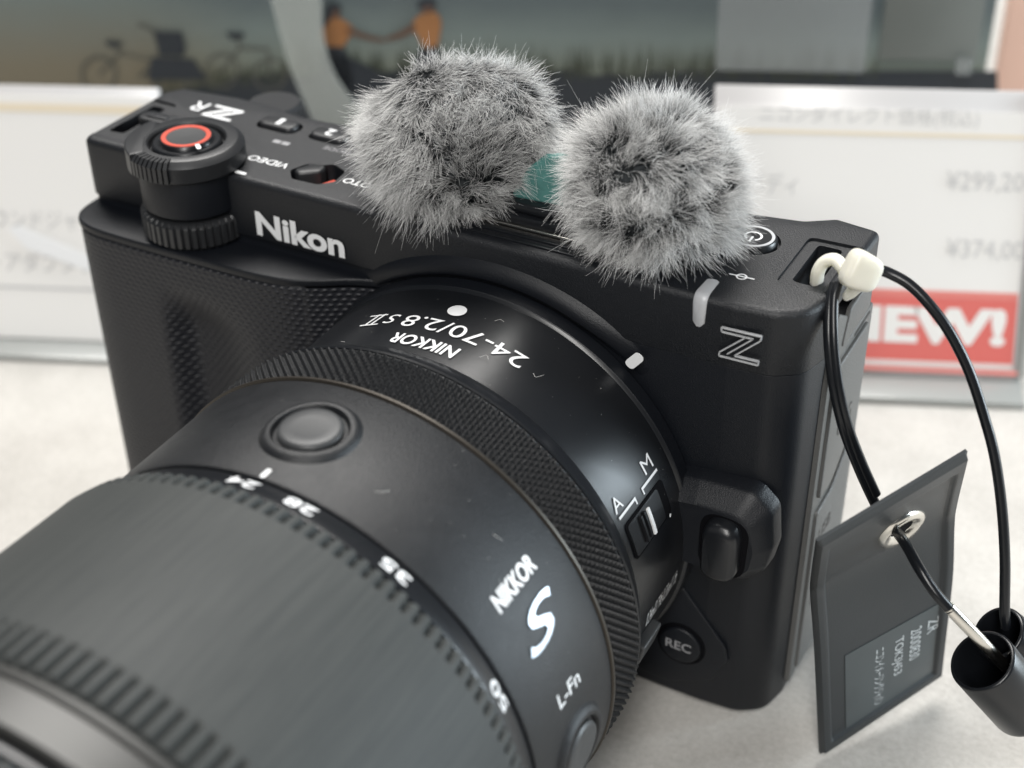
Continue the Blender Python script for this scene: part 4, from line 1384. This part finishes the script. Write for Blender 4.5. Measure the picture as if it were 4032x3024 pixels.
# end cap: two black tubes side by side
capt = thing('cable_end_cap', 'black plastic end cap tube at the lower right taking both cable ends', 'end cap', at_depth(3960, 2700, 236))
def open_tube(c, axis, r, L_, wall, name, mat, parent, inner_mat):
    axis = axis.normalized()
    a_ = axis.cross(Vector((0, 0, 1))).normalized(); b_ = axis.cross(a_)
    n_ = 64
    prof = [(0.4, r), (0.12, r-0.12), (0, r-0.35), (0, r-wall+0.15), (0.3, r-wall), (L_*0.8, r-wall), (L_*0.8, 0.01)]
    outp = [(L_, 0.01), (L_, r-1.6), (L_-0.4, r-0.7), (L_-1.4, r-0.05), (L_-2, r), (0.4, r)]
    def mk(p): 
        V = []; F = []
        for h, rr in p:
            for k in range(n_):
                t_ = 2*math.pi*k/n_
                V.append(c+axis*h+a_*(rr*math.cos(t_))+b_*(rr*math.sin(t_)))
        for i in range(len(p)-1):
            for k in range(n_): F.append((i*n_+k, i*n_+(k+1) % n_, (i+1)*n_+(k+1) % n_, (i+1)*n_+k))
        return V, F
    m = MB(); m.put(*mk(outp+prof[1:]))
    return m.build(name, mat, parent, angle=40)
axd = camdir(0.62, 0.60, 0.62)
open_tube(at_depth(3866, 2600, 225), axd, 5.0, 17, 0.7, 'cap_tube', M['cable'], capt, M['hole'])
open_tube(at_depth(3928, 2490, 230), camdir(0.72, 0.50, 0.55), 4.3, 20, 0.7, 'cap_tube', M['cable'], capt, M['hole'])
m = MB(); V, F = tube(cat([at_depth(4040, 2600, 236), at_depth(4160, 2720, 243), at_depth(4330, 2800, 250), at_depth(4700, 2900, 256)], 8), 1.6, 16); m.put(V, F); m.build('trailing_cable', M['cable'], capt)

# the vinyl tag ----------------------------------------------------------
kz = lambda x, y: (3100+0.798*x, 1700+0.798*y)
rows = [  # (v, left px, depth, right px, depth)
    (0.00, (150, 542), 210, (890, 97), 217),
    (0.20, (124, 735), 227, (832, 345), 236),
    (0.27, (122, 812), 233, (820, 452), 242),
    (0.50, (140, 1060), 240, (812, 700), 249),
    (0.80, (156, 1395), 247, (775, 1020), 256),
    (1.00, (165, 1590), 252.5, (755, 1195), 262)]
def tag_pt(u, v, h=0.0):
    for i in range(len(rows)-1):
        if v <= rows[i+1][0] or i == len(rows)-2: break
    def row(i):
        i = max(0, min(len(rows)-1, i)); r_ = rows[i]
        return r_[0], at_depth(*kz(*r_[1]), r_[2]), at_depth(*kz(*r_[3]), r_[4])
    r0, r1, r2, r3 = row(i-1), row(i), row(i+1), row(i+2)
    f = (v-r1[0])/(r2[0]-r1[0])
    def cr(a_, b_, c_, d_, t): return 0.5*((2*b_)+(c_-a_)*t+(2*a_-5*b_+4*c_-d_)*t*t+(3*b_-a_-3*c_+d_)*t**3)
    A = cr(r0[1] if i > 0 else r1[1]*2-r2[1], r1[1], r2[1], r3[1] if i < len(rows)-2 else r2[1]*2-r1[1], f)
    B = cr(r0[2] if i > 0 else r1[2]*2-r2[2], r1[2], r2[2], r3[2] if i < len(rows)-2 else r2[2]*2-r1[2], f)
    return A.lerp(B, u)
def tag_p(u, v, h):
    p = tag_pt(u, v); du = tag_pt(min(1, u+.02), v)-tag_pt(max(0, u-.02), v); dv = tag_pt(u, min(1, v+.02))-tag_pt(u, max(0, v-.02))
    n_ = du.cross(dv).normalized()
    if n_.dot(CAM_P-p) < 0: n_ = -n_
    return p+n_*h
def tag_build():
    t = thing('luggage_style_tag', 'grey vinyl tag with metal eyelet and printed label, standing by the camera side', 'tag', tag_pt(0, 1))
    nu, nv = 44, 72
    us = sorted(set([0, .015, .06, .075, .09, .91, .925, .94, .985, 1]+[i/nu for i in range(nu+1)]))
    vs = sorted(set([0, .012, .04, .052, .065, .95, .96, .975, .99, 1]+[i/nv for i in range(nv+1)]))
    V = []; F = []
    def h(u, v):
        e = min(u*28, (1-u)*28, v*60, (1-v)*60)
        edge = min(1, e/0.5)
        inner = min(1, max(0, (min((u-.065)*28, (.935-u)*28, (v-.045)*60, (.955-v)*60))/0.7))
        return 0.75*(1-(1-edge)**2)-0.62*inner
    for v in vs:
        for u in us:
            V.append(tag_p(u, v, h(u, v)))
    n_ = len(us)
    for v in vs:
        for u in us: V.append(tag_p(u, v, -0.5))
    o_ = len(us)*len(vs)
    for j in range(len(vs)-1):
        for i in range(n_-1):
            q = (j*n_+i, j*n_+i+1, (j+1)*n_+i+1, (j+1)*n_+i)
            F.append(q); F.append(tuple(o_+k for k in q[::-1]))
    for i in range(n_-1):
        F.append((i, i+1, o_+i+1, o_+i)); a0 = (len(vs)-1)*n_+i; F.append((a0, a0+1, o_+a0+1, o_+a0))
    for j in range(len(vs)-1):
        F.append((j*n_, (j+1)*n_, o_+(j+1)*n_, o_+j*n_)); a0 = j*n_+n_-1; F.append((a0, a0+n_, o_+a0+n_, o_+a0))
    add('tag_body', V, F, M['tag'], t, angle=50)
    # label window
    V = []; F = []
    U = [0.20+(0.93-0.20)*i/14 for i in range(15)]; W = [0.605+(0.965-0.605)*i/20 for i in range(21)]
    for v in W:
        for u in U: V.append(tag_p(u, v-0.02*(1-u)*0, 0.24))
    for j in range(20):
        for i in range(14): F.append((j*15+i, j*15+i+1, (j+1)*15+i+1, (j+1)*15+i))
    V2 = [tag_p(u, v, -0.05) for v in W for u in U]; n2 = len(V)
    for i in range(14): F.append((i, i+1, n2+i+1, n2+i)); F.append((20*15+i, 20*15+i+1, n2+20*15+i+1, n2+20*15+i))
    for j in range(20): F.append((j*15, (j+1)*15, n2+(j+1)*15, n2+j*15)); F.append((j*15+14, (j+1)*15+14, n2+(j+1)*15+14, n2+j*15+14))
    add('label_window', V+V2, F, M['tagwin'], t, angle=50)
    m = MB()
    for s_, u_, v0, v1 in (('ZR', 0.835, 0.655, 0.715), ('2000830', 0.70, 0.655, 0.80), ('TOK3J453', 0.56, 0.655, 0.825), ('ニコンイメージングジャパン', 0.42, 0.655, 0.92)):
        L_ = v1-v0
        put_text(m, s_, lambda x, y: tag_p(u_+y, v0+x, 0.30), w=L_, h=0.085)
    m.build('lettering', M['tagtext'], t, smooth=False, normals=False)
    # eyelet
    V = []; F = []
    prof = [(1.0, 0.10), (0.97, 0.55), (0.85, 0.85), (0.68, 0.80), (0.52, 0.45), (0.46, 0.16)]
    n3 = 56
    cu, cv, ru, rv = 0.60, 0.172, 0.165, 0.060
    for r_, hh in prof:
        for k in range(n3):
            a_ = 2*math.pi*k/n3
            V.append(tag_p(cu+ru*r_*math.cos(a_), cv+rv*r_*math.sin(a_), hh))
    for i in range(len(prof)-1):
        for k in range(n3): F.append((i*n3+k, i*n3+(k+1) % n3, (i+1)*n3+(k+1) % n3, (i+1)*n3+k))
    ey = add('eyelet', V, F, M['chrome'], t, angle=60)
    V = [tag_p(cu+ru*0.5*math.cos(2*math.pi*k/n3), cv+rv*0.5*math.sin(2*math.pi*k/n3), 0.2) for k in range(n3)]
    add('eyelet_hole_shade', V, [tuple(range(n3))], M['hole'], ey, smooth=False, normals=False)
tag_build()

# dust and lint on the lens
m = MB()
rd = random.Random(5)
for i in range(110):
    y = rd.uniform(-56, -4); an = rd.uniform(-30, 75)
    r_ = (39.08 if y < -36.8 else 36.15)
    if -36.8 < y < -22: continue
    s_ = rd.uniform(0.02, 0.06)
    m.put([LP(y+s_*math.cos(t), an+s_*math.sin(t)*1.5, r_+0.05) for t in (0, 1.2, 2.5, 3.8, 5)], [(0, 1, 2, 3, 4)])
for y, an in ((-20, -24), (-21.5, -33), (-17, 12), (-14, 24), (-45, 40), (-8, 8), (-52, 18)):
    r_ = (39.08 if y < -36.8 else 36.15)
    p0 = Vector(LP(y, an, r_+0.08)); p1 = Vector(LP(y+rd.uniform(-.8, .8), an+1.2, r_+0.5)); p2 = Vector(LP(y+rd.uniform(-1.4, 1.4), an+2.2, r_+0.35))
    V, F = tube(cat([p0, p1, p2], 5), 0.022, 5); m.put(V, F)
m.v = [tuple(BODY @ Vector(v)) for v in m.v]
o = m.build('lens_dust', M['dust'], smooth=False, normals=False)
tag(o, 'pale dust specks and lint scattered over the black lens', 'dust', kind='stuff')
